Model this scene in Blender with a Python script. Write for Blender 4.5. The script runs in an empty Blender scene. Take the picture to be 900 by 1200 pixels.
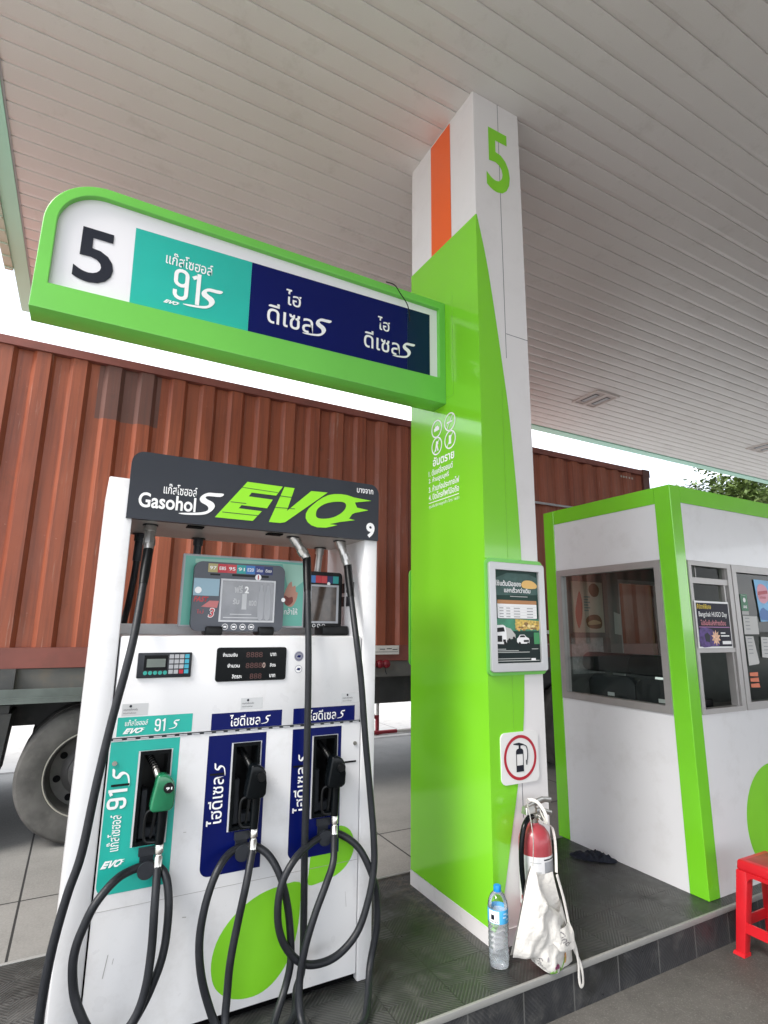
import bpy, bmesh, math, random
from mathutils import Vector, Matrix
random.seed(7)
SC = bpy.context.scene
COL = SC.collection
R = math.radians
# ------------------------------------------------------------------ camera
yaw, pit, rol = R(28.2447), R(11.7387), R(0.6512)
fwd = Vector((math.sin(yaw)*math.cos(pit), math.cos(yaw)*math.cos(pit), math.sin(pit)))
rgt = Vector((math.cos(yaw), -math.sin(yaw), 0))
upv = rgt.cross(fwd)
r2 = rgt*math.cos(rol) + upv*math.sin(rol)
u2 = -rgt*math.sin(rol) + upv*math.cos(rol)
cd = bpy.data.cameras.new('camera'); cam = bpy.data.objects.new('camera', cd); COL.objects.link(cam)
M = Matrix((r2, u2, -fwd)).transposed().to_4x4(); M.translation = Vector((0, 0, 1.5))
cam.matrix_world = M
cd.sensor_fit = 'HORIZONTAL'; cd.sensor_width = 36.0; cd.lens = 36*644.88/900
cd.clip_start = 0.02; cd.clip_end = 3000
SC.camera = cam
# ------------------------------------------------------------------ sky, sun, exposure
SUN_EL, SUN_ROT = R(46), R(-108)          # high behind cloud, to the left
W = bpy.data.worlds.new('World'); SC.world = W; W.use_nodes = True
nt = W.node_tree; N = nt.nodes; L = nt.links
for n in list(N): N.remove(n)
out = N.new('ShaderNodeOutputWorld'); bg = N.new('ShaderNodeBackground')
sky = N.new('ShaderNodeTexSky'); sky.sky_type = 'NISHITA'; sky.sun_disc = False
sky.sun_elevation = SUN_EL; sky.sun_rotation = SUN_ROT; sky.air_density = 1.0; sky.dust_density = 3.0
tc = N.new('ShaderNodeTexCoord'); nz = N.new('ShaderNodeTexNoise')
nz.inputs['Scale'].default_value = 3.2; nz.inputs['Detail'].default_value = 6; nz.inputs['Roughness'].default_value = .55
mp = N.new('ShaderNodeMapping'); mp.inputs['Scale'].default_value = (1, 1, 2.6)
cr = N.new('ShaderNodeValToRGB')
cr.color_ramp.elements[0].position = .35; cr.color_ramp.elements[0].color = (6.6, 7.3, 8.4, 1)
cr.color_ramp.elements[1].position = .68; cr.color_ramp.elements[1].color = (13.5, 13.6, 13.8, 1)
mx = N.new('ShaderNodeMix'); mx.data_type = 'RGBA'; mx.inputs[0].default_value = .82
L.new(tc.outputs['Generated'], mp.inputs[0]); L.new(mp.outputs[0], nz.inputs['Vector'])
L.new(nz.outputs['Fac'], cr.inputs[0]); L.new(sky.outputs[0], mx.inputs[6]); L.new(cr.outputs[0], mx.inputs[7])
L.new(mx.outputs[2], bg.inputs[0]); bg.inputs[1].default_value = .08
L.new(bg.outputs[0], out.inputs[0])
ld = bpy.data.lights.new('sun', 'SUN'); ld.energy = 1.2; ld.angle = R(22); ld.color = (1, .96, .9)
sun = bpy.data.objects.new('sun', ld); COL.objects.link(sun)
sd = Vector((math.sin(SUN_ROT)*math.cos(SUN_EL), math.cos(SUN_ROT)*math.cos(SUN_EL), math.sin(SUN_EL)))
sun.rotation_euler = sd.to_track_quat('Z', 'Y').to_euler(); sun.location = (-20, 10, 30)
SC.view_settings.view_transform = 'Standard'; SC.view_settings.look = 'None'
SC.view_settings.exposure = 1.8; SC.view_settings.gamma = 1; SC.view_settings.use_curve_mapping = False
SC.cycles.max_bounces = 10; SC.cycles.diffuse_bounces = 6; SC.cycles.glossy_bounces = 4
SC.cycles.transparent_max_bounces = 12; SC.cycles.use_denoising = True
SC.cycles.sample_clamp_indirect = 8

# ------------------------------------------------------------------ materials
MATS = {}
def mat(name, col, rough=.5, metal=0., coat=0., vary=.0, vscale=6., dirt=0., dscale=3., dcol=(.12, .11, .1), bump=0., bscale=60., rvar=.0, spec=.5):
    if name in MATS: return MATS[name]
    m = bpy.data.materials.new(name); m.use_nodes = True
    t = m.node_tree; n = t.nodes; l = t.links
    b = n['Principled BSDF']
    b.inputs['Base Color'].default_value = (*col, 1); b.inputs['Roughness'].default_value = rough
    b.inputs['Metallic'].default_value = metal; b.inputs['Specular IOR Level'].default_value = spec
    b.inputs['Coat Weight'].default_value = coat; b.inputs['Coat Roughness'].default_value = .06
    g = n.new('ShaderNodeNewGeometry')
    cur = None
    if vary:
        a = n.new('ShaderNodeTexNoise'); a.inputs['Scale'].default_value = vscale; a.inputs['Detail'].default_value = 5
        l.new(g.outputs['Position'], a.inputs['Vector'])
        mr = n.new('ShaderNodeMapRange'); mr.inputs[1].default_value = .3; mr.inputs[2].default_value = .7
        mr.inputs[3].default_value = 1-vary; mr.inputs[4].default_value = 1+vary
        l.new(a.outputs['Fac'], mr.inputs[0])
        mm = n.new('ShaderNodeMix'); mm.data_type = 'RGBA'; mm.blend_type = 'MULTIPLY'; mm.inputs[0].default_value = 1
        mm.inputs[6].default_value = (*col, 1); l.new(mr.outputs[0], mm.inputs[7]); cur = mm.outputs[2]
    if dirt:
        a = n.new('ShaderNodeTexNoise'); a.inputs['Scale'].default_value = dscale; a.inputs['Detail'].default_value = 9; a.inputs['Roughness'].default_value = .68
        l.new(g.outputs['Position'], a.inputs['Vector'])
        mr = n.new('ShaderNodeMapRange'); mr.inputs[1].default_value = .52; mr.inputs[2].default_value = .8; mr.inputs[3].default_value = 0; mr.inputs[4].default_value = dirt
        l.new(a.outputs['Fac'], mr.inputs[0])
        mm = n.new('ShaderNodeMix'); mm.data_type = 'RGBA'
        l.new(mr.outputs[0], mm.inputs[0])
        if cur: l.new(cur, mm.inputs[6])
        else: mm.inputs[6].default_value = (*col, 1)
        mm.inputs[7].default_value = (*dcol, 1); cur = mm.outputs[2]
    if cur: l.new(cur, b.inputs['Base Color'])
    if rvar:
        a = n.new('ShaderNodeTexNoise'); a.inputs['Scale'].default_value = 9; a.inputs['Detail'].default_value = 6
        l.new(g.outputs['Position'], a.inputs['Vector'])
        mr = n.new('ShaderNodeMapRange'); mr.inputs[3].default_value = max(.02, rough-rvar); mr.inputs[4].default_value = rough+rvar
        l.new(a.outputs['Fac'], mr.inputs[0]); l.new(mr.outputs[0], b.inputs['Roughness'])
    if bump:
        a = n.new('ShaderNodeTexNoise'); a.inputs['Scale'].default_value = bscale; a.inputs['Detail'].default_value = 4
        l.new(g.outputs['Position'], a.inputs['Vector'])
        bp = n.new('ShaderNodeBump'); bp.inputs['Strength'].default_value = bump; bp.inputs['Distance'].default_value = .01
        l.new(a.outputs['Fac'], bp.inputs['Height']); l.new(bp.outputs[0], b.inputs['Normal'])
    MATS[name] = m
    return m

class Nd:
    """tiny helper for node maths"""
    def __init__(s, m): s.t = m.node_tree; s.n = s.t.nodes; s.l = s.t.links
    def v(s, op, a, b=None, c=None):
        q = s.n.new('ShaderNodeMath'); q.operation = op
        for i, x in enumerate((a, b, c)):
            if x is None: continue
            if isinstance(x, (int, float)): q.inputs[i].default_value = x
            else: s.l.new(x, q.inputs[i])
        return q.outputs[0]
    def xyz(s):
        g = s.n.new('ShaderNodeNewGeometry'); q = s.n.new('ShaderNodeSeparateXYZ'); s.l.new(g.outputs['Position'], q.inputs[0])
        return q.outputs[0], q.outputs[1], q.outputs[2], g.outputs['Position']
    def noise(s, vec, sc, det=5, ro=.55):
        q = s.n.new('ShaderNodeTexNoise'); q.inputs['Scale'].default_value = sc; q.inputs['Detail'].default_value = det; q.inputs['Roughness'].default_value = ro
        s.l.new(vec, q.inputs['Vector']); return q.outputs['Fac']
    def rng(s, f, a, b, c, d):
        q = s.n.new('ShaderNodeMapRange')
        for i, x in enumerate((a, b, c, d)): q.inputs[i+1].default_value = x
        s.l.new(f, q.inputs[0]); return q.outputs[0]
    def mix(s, f, a, b, bt='MIX'):
        q = s.n.new('ShaderNodeMix'); q.data_type = 'RGBA'; q.blend_type = bt
        for i, x in ((0, f), (6, a), (7, b)):
            if isinstance(x, (int, float)): q.inputs[i].default_value = x
            elif isinstance(x, tuple): q.inputs[i].default_value = (*x, 1)
            else: s.l.new(x, q.inputs[i])
        return q.outputs[2]
    def bump(s, h, st, dist):
        q = s.n.new('ShaderNodeBump'); q.inputs['Strength'].default_value = st; q.inputs['Distance'].default_value = dist
        s.l.new(h, q.inputs['Height']); return q.outputs[0]

def base(name, rough):
    m = bpy.data.materials.new(name); m.use_nodes = True; MATS[name] = m
    b = m.node_tree.nodes['Principled BSDF']; b.inputs['Roughness'].default_value = rough
    return m, b, Nd(m)

def concrete_mat(name='concrete_slabs', lo=(.15, .146, .138), hi=(.235, .228, .216)):
    m, b, k = base(name, .8)
    x, y, z, p = k.xyz()
    n1 = k.noise(p, .9, 8, .6); n2 = k.noise(p, 7, 8, .65); n3 = k.noise(p, 90, 3)
    c = k.mix(k.rng(n1, .3, .7, 0, 1), lo, hi)
    c = k.mix(k.rng(n2, .5, .8, 0, .55), c, (.13, .125, .12))
    c = k.mix(k.rng(n3, .35, .7, 0, .25), c, (.36, .35, .33))
    fx = k.v('ABSOLUTE', k.v('SUBTRACT', k.v('FRACT', k.v('DIVIDE', k.v('ADD', x, .15+250.0), 2.5)), .5))
    fy = k.v('ABSOLUTE', k.v('SUBTRACT', k.v('FRACT', k.v('DIVIDE', k.v('ADD', y, -4.4+350.0), 3.5)), .5))
    jx = k.v('GREATER_THAN', fx, .5-.0026); jy = k.v('GREATER_THAN', fy, .5-.0019)
    j = k.v('MAXIMUM', jx, jy)
    c = k.mix(k.v('MULTIPLY', j, .95), c, (.012, .012, .012))
    k.l.new(c, b.inputs['Base Color'])
    h = k.v('SUBTRACT', k.v('MULTIPLY', n2, .25), j)
    k.l.new(k.bump(h, .5, .006), b.inputs['Normal'])
    return m
def road_mat():
    m, b, k = base('worn_concrete_road', .75)
    x, y, z, p = k.xyz()
    n1 = k.noise(p, 1.6, 8, .62); n2 = k.noise(p, 14, 8, .7); n3 = k.noise(p, 140, 2)
    c = k.mix(k.rng(n1, .3, .7, 0, 1), (.062, .059, .054), (.112, .106, .098))
    c = k.mix(k.rng(n2, .5, .78, 0, .6), c, (.05, .048, .045))
    c = k.mix(k.rng(n3, .55, .75, 0, .5), c, (.24, .23, .215))
    k.l.new(c, b.inputs['Base Color'])
    k.l.new(k.bump(k.v('ADD', n2, k.v('MULTIPLY', n3, .4)), .35, .006), b.inputs['Normal'])
    k.l.new(k.rng(n1, .3, .7, .55, .85), b.inputs['Roughness'])
    return m
def tile_mat(name, ax, ox, oz):
    """dark ribbed tiles .295 m; ax = 'xy' for the top, 'xz' for the kerb face"""
    m, b, k = base(name, .42)
    x, y, z, p = k.xyz()
    s = .295
    q = y if ax == 'xy' else z
    u = k.v('DIVIDE', k.v('SUBTRACT', x, ox-100*s), s); v = k.v('DIVIDE', k.v('SUBTRACT', q, oz-100*s), s)
    fu = k.v('FRACT', u); fv = k.v('FRACT', v)
    # each tile holds four triangles of ribs running two ways
    par = k.v('GREATER_THAN', k.v('FRACT', k.v('MULTIPLY', k.v('ADD', k.v('FLOOR', k.v('MULTIPLY', u, 2)), k.v('FLOOR', k.v('MULTIPLY', v, 2))), .5)), .25)
    d1 = k.v('ADD', fu, fv); d2 = k.v('SUBTRACT', fu, fv)
    d = k.v('ADD', k.v('MULTIPLY', d1, par), k.v('MULTIPLY', d2, k.v('SUBTRACT', 1, par)))
    st = k.v('SINE', k.v('MULTIPLY', d, 2*math.pi*15))
    e = .009 if ax == 'xy' else .012
    ju = k.v('GREATER_THAN', k.v('ABSOLUTE', k.v('SUBTRACT', fu, .5)), .5-e)
    jv = k.v('GREATER_THAN', k.v('ABSOLUTE', k.v('SUBTRACT', fv, .5)), .5-e)
    j = k.v('MAXIMUM', ju, jv) if ax == 'xy' else ju
    n1 = k.noise(p, 2.2, 8, .62); n2 = k.noise(p, 11, 8, .68); n3 = k.noise(p, 120, 3)
    wn = k.n.new('ShaderNodeTexWhiteNoise'); wn.noise_dimensions = '2D'
    cb = k.n.new('ShaderNodeCombineXYZ'); k.l.new(k.v('FLOOR', u), cb.inputs[0]); k.l.new(k.v('FLOOR', v), cb.inputs[1]); k.l.new(cb.outputs[0], wn.inputs['Vector'])
    if ax == 'xy':
        c = k.mix(k.rng(n1, .3, .7, 0, 1), (.020, .026, .022), (.040, .040, .040))
    else:
        c = k.mix(k.rng(n1, .3, .7, 0, 1), (.018, .020, .025), (.030, .032, .039))
    c = k.mix(.35, c, k.mix(wn.outputs['Value'], (.016, .017, .017), (.055, .055, .054)))
    c = k.mix(k.rng(n2, .5, .8, 0, .65), c, (.095, .093, .086))          # dust
    wear = k.v('MULTIPLY', k.rng(st, .2, 1, 0, 1), k.rng(n1, .40, .60, .05, .55))
    c = k.mix(k.v('MULTIPLY', wear, .62 if ax == 'xy' else .3), c, (.15, .15, .142))
    c = k.mix(k.v('MULTIPLY', k.rng(k.noise(p, 3.1, 7, .6), .56, .68, 0, .7), 1), c, (.012, .013, .012))
    c = k.mix(k.v('MULTIPLY', k.rng(n3, .62, .75, 0, .4), k.rng(n2, .4, .6, 0, 1)), c, (.2, .19, .17))
    c = k.mix(k.v('MULTIPLY', j, .75), c, (.012, .012, .012) if ax == 'xy' else (.13, .13, .125))
    if ax == 'xy':      # brown grit swept along the foot of the column
        near = k.v('MULTIPLY', k.rng(x, 1.66, 1.86, 0, 1), k.v('MULTIPLY', k.rng(y, 2.45, 2.75, 0, 1), k.v('LESS_THAN', x, 1.9)))
        c = k.mix(k.v('MULTIPLY', near, k.rng(k.noise(p, 28, 6, .7), .47, .58, 0, .85)), c, (.11, .092, .07))
    k.l.new(c, b.inputs['Base Color'])
    wearb = k.rng(n1, .35, .6, .12, 1)
    h = k.v('SUBTRACT', k.v('MULTIPLY', k.v('MULTIPLY', st, .5), wearb), k.v('MULTIPLY', j, 1.2))
    k.l.new(k.bump(h, .45 if ax == 'xy' else .22, .0025), b.inputs['Normal'])
    k.l.new(k.rng(n2, .3, .7, .26, .6), b.inputs['Roughness'])
    return m
def container_mat():
    m, b, k = base('container_paint', .5)
    x, y, z, p = k.xyz()
    n1 = k.noise(p, .8, 6, .6); n2 = k.noise(p, 5, 9, .7)
    mp = k.n.new('ShaderNodeMapping'); mp.inputs['Scale'].default_value = (26, 26, 1.1); k.l.new(p, mp.inputs[0])
    n3 = k.noise(mp.outputs[0], 1, 6, .65)
    c = k.mix(k.rng(n1, .3, .7, 0, 1), (.20, .042, .017), (.30, .074, .030))
    c = k.mix(k.rng(n3, .45, .75, 0, .75), c, (.075, .020, .013))
    c = k.mix(k.rng(n2, .62, .78, 0, .8), c, (.09, .045, .030))
    c = k.mix(k.rng(k.noise(p, 30, 4, .7), .68, .74, 0, .5), c, (.45, .25, .2))
    rib = k.n.new('ShaderNodeTexWhiteNoise'); rib.noise_dimensions = '1D'; k.l.new(k.v('FLOOR', k.v('DIVIDE', k.v('ADD', x, 5.3), .139)), rib.inputs['W'])
    c = k.mix(k.rng(rib.outputs['Value'], 0, 1, 0, .35), c, (.34, .11, .058))
    sc = k.n.new('ShaderNodeMapping'); sc.inputs['Scale'].default_value = (60, 60, 2.2); k.l.new(p, sc.inputs[0])
    c = k.mix(k.v('MULTIPLY', k.rng(k.noise(sc.outputs[0], 1, 4, .7), .60, .68, 0, .7), k.rng(k.noise(p, 1.3, 3), .5, .62, 0, 1)), c, (.36, .22, .17))
    # repainted patch high on the side
    def inside(f, a, d): return k.v('MULTIPLY', k.v('GREATER_THAN', f, a), k.v('LESS_THAN', f, d))
    pt = k.v('MULTIPLY', inside(x, -.09, .435), inside(z, 3.29, 4))
    c = k.mix(k.v('MULTIPLY', pt, .72), c, (.085, .055, .05))
    k.l.new(c, b.inputs['Base Color'])
    k.l.new(k.rng(n2, .3, .7, .38, .62), b.inputs['Roughness'])
    k.l.new(k.bump(k.v('ADD', n1, k.v('MULTIPLY', n2, .15)), .25, .02), b.inputs['Normal'])
    return m
def soffit_mat():
    m, b, k = base('soffit_metal', .34)
    x, y, z, p = k.xyz()
    n1 = k.noise(p, .6, 6, .6); n2 = k.noise(p, 260, 2); n3 = k.noise(p, 5, 7, .7)
    c = k.mix(k.rng(n1, .3, .7, 0, 1), (.70, .665, .645), (.77, .74, .72))
    c = k.mix(k.rng(n3, .56, .8, 0, .45), c, (.44, .40, .36))
    c = k.mix(k.rng(n2, .3, .7, 0, .16), c, (.42, .40, .38))
    k.l.new(c, b.inputs['Base Color']); b.inputs['Specular IOR Level'].default_value = .6
    k.l.new(k.rng(n3, .3, .7, .30, .42), b.inputs['Roughness'])
    return m
def glass_mat(name, tint, fr=.9, ior=1.5):
    m = bpy.data.materials.new(name); m.use_nodes = True; MATS[name] = m
    t = m.node_tree; n = t.nodes; l = t.links; n.remove(n['Principled BSDF'])
    tr = n.new('ShaderNodeBsdfTransparent'); tr.inputs[0].default_value = (*tint, 1)
    gl = n.new('ShaderNodeBsdfGlossy'); gl.inputs['Roughness'].default_value = .015; gl.inputs[0].default_value = (1, 1, 1, 1)
    fz = n.new('ShaderNodeFresnel'); fz.inputs[0].default_value = ior
    ml = n.new('ShaderNodeMath'); ml.operation = 'MULTIPLY'; ml.inputs[1].default_value = fr; l.new(fz.outputs[0], ml.inputs[0])
    ms = n.new('ShaderNodeMixShader'); l.new(ml.outputs[0], ms.inputs[0]); l.new(tr.outputs[0], ms.inputs[1]); l.new(gl.outputs[0], ms.inputs[2])
    l.new(ms.outputs[0], n['Material Output'].inputs[0])
    return m
concrete_mat(); concrete_mat('sunlit_tone_concrete', (.36, .35, .33), (.46, .45, .43)); road_mat(); tile_mat('tile_top', 'xy', 1.535, 2.39); tile_mat('tile_kerb', 'xz', 1.54, 0); container_mat(); soffit_mat()  # yard copy of the slab concrete has sunlight painted in as paler colour
glass_mat('booth_glass', (.70, .76, .73), .26, 1.5); glass_mat('front_glass', (.55, .63, .59), .6, 1.5); glass_mat('clear_plastic', (.985, .99, .995), 1.0, 1.4)
G_COL = mat('green_column_paint', (.20, .60, .024), .17, coat=.6, vary=.03, vscale=1.2, bump=.03, bscale=2.2)
G_SIGN = mat('green_sign_paint', (.15, .53, .075), .32, coat=.25, vary=.03)
G_BOOTH = mat('green_booth_paint', (.19, .62, .022), .17, coat=.7, vary=.03, bump=.02, bscale=3)
G_DECAL = mat('green_decal', (.22, .62, .02), .4, vary=.04)
G_LOGO = mat('green_logo_vinyl', (.28, .72, .015), .4)
G_FASC = mat('green_fascia', (.46, .84, .68), .45)
GUT = mat('pale_gutter_metal', (.5, .62, .5), .4)
WHITE = mat('white_panel', (.74, .74, .75), .28, coat=.3, vary=.03, vscale=1.5, dirt=.3, dscale=5, dcol=(.45, .43, .4), bump=.02, bscale=3)
WDISP = mat('white_dispenser_enamel', (.76, .76, .77), .3, coat=.25, vary=.025, vscale=2, dirt=.42, dscale=5, dcol=(.46, .44, .41), rvar=.08)
WCOL = mat('white_column_panel', (.72, .70, .70), .3, coat=.2, vary=.03, vscale=1.4, dirt=.22, dscale=4.5, dcol=(.46, .43, .41))
WBASE = mat('scuffed_white_skirting', (.66, .64, .65), .45, dirt=.6, dscale=9, dcol=(.3, .28, .27))
WSIGN = mat('white_sign_face', (.78, .77, .80), .3)
VINYL = mat('white_vinyl', (.86, .86, .86), .4)
TEAL = mat('teal_vinyl', (.015, .42, .345), .3, coat=.2, vary=.03)
NAVY = mat('navy_vinyl', (.0015, .006, .095), .3, spec=.22)
NAVYD = mat('dark_blue_vinyl', (.0015, .016, .055), .3, spec=.25)
CHAR = mat('charcoal_header', (.024, .028, .037), .38, vary=.06, spec=.35)
INK = mat('dark_ink', (.010, .012, .022), .45, spec=.3)
BLACK = mat('black_plastic', (.004, .0045, .005), .36, rvar=.1, spec=.3)
BLKG = mat('glossy_black_plastic', (.0032, .0045, .0055), .17, spec=.2)
PIT = mat('pit_black', (.002, .002, .0025), .7, spec=.1)
RUB = mat('hose_rubber', (.0095, .011, .0145), .46, vary=.15, vscale=25, rvar=.1, bump=.12, bscale=150, spec=.4, dirt=.3, dscale=30, dcol=(.04, .04, .042))
GREY = mat('grey_plastic', (.085, .093, .112), .45, vary=.04)
GREYD = mat('dark_grey_plastic', (.022, .025, .031), .4, spec=.35)
GREYL = mat('light_grey_plastic', (.42, .43, .45), .45)
ALU = mat('aluminium', (.50, .50, .50), .38, metal=.85, vary=.07, vscale=14, dirt=.25, dscale=14, dcol=(.25, .24, .23))
ALUP = mat('anodised_frame', (.43, .415, .405), .42, metal=.55, vary=.06, vscale=12, dirt=.22, dscale=12, dcol=(.22, .2, .19))
CHROME = mat('nickel_swivel', (.62, .60, .56), .22, metal=1, rvar=.1)
STEEL = mat('brushed_steel', (.48, .47, .45), .33, metal=.9, vary=.1, vscale=30)
OR = mat('orange_stripe', (.82, .115, .012), .3, coat=.2)
RED = mat('red_stool_plastic', (.62, .014, .022), .33, vary=.06, vscale=8, rvar=.08, dirt=.2, dscale=6, dcol=(.36, .03, .03))
REDX = mat('extinguisher_red', (.34, .045, .058), .33, coat=.25, dirt=.35, dscale=9, dcol=(.4, .12, .12))
SIGNR = mat('sign_red', (.42, .012, .03), .4)
CLOTH = mat('cotton_canvas', (.63, .61, .575), .92, vary=.06, vscale=20, bump=.5, bscale=60, dirt=.3, dscale=10, dcol=(.5, .48, .42))
RAG = mat('navy_rag', (.005, .008, .018), .9, vary=.2, vscale=30, bump=.5, bscale=180)
TRIM = mat('edge_trim', (.25, .25, .24), .5, dirt=.55, dscale=14, dcol=(.22, .21, .2), bump=.1)
CONC = MATS['concrete_slabs']

# ------------------------------------------------------------------ mesh helpers
class MB:
    def __init__(s): s.bm = bmesh.new(); s.n = 0
    def box(s, x0, x1, y0, y1, z0, z1):
        v = [s.bm.verts.new((x, y, z)) for x in (x0, x1) for y in (y0, y1) for z in (z0, z1)]
        for f in ((0, 1, 3, 2), (4, 6, 7, 5), (0, 4, 5, 1), (2, 3, 7, 6), (0, 2, 6, 4), (1, 5, 7, 3)):
            s.bm.faces.new([v[i] for i in f])
        return s
    def hexa(s, p):
        """8 points: bottom 4 then top 4, same winding"""
        v = [s.bm.verts.new(q) for q in p]
        for f in ((3, 2, 1, 0), (4, 5, 6, 7), (0, 1, 5, 4), (1, 2, 6, 5), (2, 3, 7, 6), (3, 0, 4, 7)):
            s.bm.faces.new([v[i] for i in f])
        return s
    def prism(s, poly, fn, a, b):
        """poly in (u,v); fn(u,v,w)->xyz; extruded w from a to b"""
        A = [s.bm.verts.new(fn(u, v, a)) for u, v in poly]; B = [s.bm.verts.new(fn(u, v, b)) for u, v in poly]
        k = len(poly)
        s.bm.faces.new(A[::-1]); s.bm.faces.new(B)
        for i in range(k): s.bm.faces.new((A[i], A[(i+1) % k], B[(i+1) % k], B[i]))
        return s
    def tube(s, pts, r, seg=12, closed=False, caps=True, flat=1.0):
        pts = [Vector(p) for p in pts]; k = len(pts)
        rr = r if isinstance(r, (list, tuple)) else [r]*k
        T = []
        for i in range(k):
            a = pts[(i-1) % k] if (closed or i > 0) else pts[i]; b = pts[(i+1) % k] if (closed or i < k-1) else pts[i]
            T.append((b-a).normalized())
        ref = Vector((0, 0, 1)) if abs(T[0].z) < .9 else Vector((1, 0, 0))
        nrm = (ref - T[0]*ref.dot(T[0])).normalized(); rings = []
        for i in range(k):
            nrm = (nrm - T[i]*nrm.dot(T[i])).normalized(); bn = T[i].cross(nrm)
            rings.append([s.bm.verts.new(pts[i] + (nrm*math.cos(t) + bn*math.sin(t)*flat)*rr[i]) for t in [2*math.pi*j/seg for j in range(seg)]])
        m = k if closed else k-1
        for i in range(m):
            a, b = rings[i], rings[(i+1) % k]
            for j in range(seg): s.bm.faces.new((a[j], a[(j+1) % seg], b[(j+1) % seg], b[j]))
        if caps and not closed:
            s.bm.faces.new(rings[0][::-1]); s.bm.faces.new(rings[-1])
        return s
    def lathe(s, prof, c, seg=32, axis='z', cap=True):
        rings = []
        for r, h in prof:
            ring = []
            for j in range(seg):
                t = 2*math.pi*j/seg; p = (r*math.cos(t), r*math.sin(t), h)
                if axis == 'y': p = (p[0], h, p[1])
                if axis == 'x': p = (h, p[0], p[1])
                ring.append(s.bm.verts.new((c[0]+p[0], c[1]+p[1], c[2]+p[2])))
            rings.append(ring)
        for a, b in zip(rings, rings[1:]):
            for j in range(seg): s.bm.faces.new((a[j], a[(j+1) % seg], b[(j+1) % seg], b[j]))
        if cap: s.bm.faces.new(rings[0][::-1]); s.bm.faces.new(rings[-1])
        return s
    def grid(s, fn, nu, nv):
        V = [[s.bm.verts.new(fn(i/nu, j/nv)) for j in range(nv+1)] for i in range(nu+1)]
        for i in range(nu):
            for j in range(nv): s.bm.faces.new((V[i][j], V[i+1][j], V[i+1][j+1], V[i][j+1]))
        return s
    def quad(s, *p): s.bm.faces.new([s.bm.verts.new(q) for q in p]); return s
    def bevel(s, w, seg=2):
        bmesh.ops.remove_doubles(s.bm, verts=s.bm.verts, dist=1e-5)
        e = [x for x in s.bm.edges if len(x.link_faces) == 2 and x.calc_face_angle(0) > .5]
        bmesh.ops.bevel(s.bm, geom=e, offset=w, segments=seg, affect='EDGES', profile=.5, clamp_overlap=True)
        return s
    def build(s, name, m, parent=None, ang=35, solid=0, flip=True):
        if flip: bmesh.ops.recalc_face_normals(s.bm, faces=s.bm.faces)
        me = bpy.data.meshes.new(name); s.bm.to_mesh(me); s.bm.free()
        for p in me.polygons: p.use_smooth = True
        me.set_sharp_from_angle(angle=R(ang))
        return link(name, me, m, parent)
def link(name, me, m, parent=None):
    o = bpy.data.objects.new(name, me); COL.objects.link(o)
    me.materials.append(m if not isinstance(m, str) else MATS[m])
    if parent is not None:
        o.parent = parent
        p, off = parent, Vector((0, 0, 0))
        while p is not None: off = off + p.location; p = p.parent
        o.location = -off
    return o
def thing(name, label, cat, loc, group=None):
    o = bpy.data.objects.new(name, None); COL.objects.link(o); o.location = loc; o.empty_display_size = .1
    return tag(o, label, cat, group)
def tag(o, label, cat=None, group=None):
    o['label'] = label
    if cat: o['category'] = cat
    if group: o['group'] = group
    return o
def struct(o): o['kind'] = 'structure'; return o
def stuff(o): o['kind'] = 'stuff'; return o
def copy_tree(o, d, label=None):
    c = o.copy(); COL.objects.link(c); c.location = o.location + Vector(d)
    if label: c['label'] = label
    def rec(a, b):
        for ch in list(a.children):
            e = ch.copy(); COL.objects.link(e); e.parent = b; rec(ch, e)
    rec(o, c); return c

# flat marks: frames map (u,v,w) -> world, w = height off the surface
def FRONT(y): return lambda u, v, w=0: (u, y-w, v)
def LEFT(x): return lambda u, v, w=0: (x-w, u, v)          # u is world y; drawn with u decreasing to the right
def remesh(cu, fn, w, mirror=False):
    o = bpy.data.objects.new('tmp', cu); COL.objects.link(o)
    dg = bpy.context.evaluated_depsgraph_get(); dg.update()
    me = bpy.data.meshes.new_from_object(o.evaluated_get(dg)); bpy.data.objects.remove(o); return me
def flat(name, splines, fn, m, parent, w=.0015):
    """filled outline(s) with holes, laid on a surface"""
    cu = bpy.data.curves.new('c', 'CURVE'); cu.dimensions = '2D'; cu.fill_mode = 'BOTH'
    for sp in splines:
        q = cu.splines.new('POLY'); q.points.add(len(sp)-1); q.use_cyclic_u = True
        for i, (a, b) in enumerate(sp): q.points[i].co = (a, b, 0, 1)
    me = remesh(cu, fn, w)
    for v in me.vertices: v.co = fn(v.co.x, v.co.y, w)
    me.update(); return link(name, me, m, parent)
def rect(u0, u1, v0, v1): return [(u0, v0), (u1, v0), (u1, v1), (u0, v1)]
def rrect(u0, u1, v0, v1, r, n=6, corners=(1, 1, 1, 1)):
    p = []
    for (cu, cv, a0, on, ku, kv) in ((u1-r, v1-r, 0, corners[0], u1, v1), (u0+r, v1-r, 90, corners[1], u0, v1), (u0+r, v0+r, 180, corners[2], u0, v0), (u1-r, v0+r, 270, corners[3], u1, v0)):
        if on: p += [(cu+r*math.cos(R(a0+90*i/n)), cv+r*math.sin(R(a0+90*i/n))) for i in range(n+1)]
        else: p.append((ku, kv))
    return p
def circ(u, v, r, n=40, rv=None): return [(u+r*math.cos(2*math.pi*i/n), v+(rv or r)*math.sin(2*math.pi*i/n)) for i in range(n)]
def smooth(pts, k=4):
    n = len(pts); o = []
    for i in range(n):
        a, b, c, d = (Vector(pts[(i+j-1) % n]) for j in range(4))
        for t in range(k):
            t /= k
            o.append(tuple(.5*((2*b)+(c-a)*t+(2*a-5*b+4*c-d)*t*t+(3*b-a-3*c+d)*t**3)))
    return o
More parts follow.
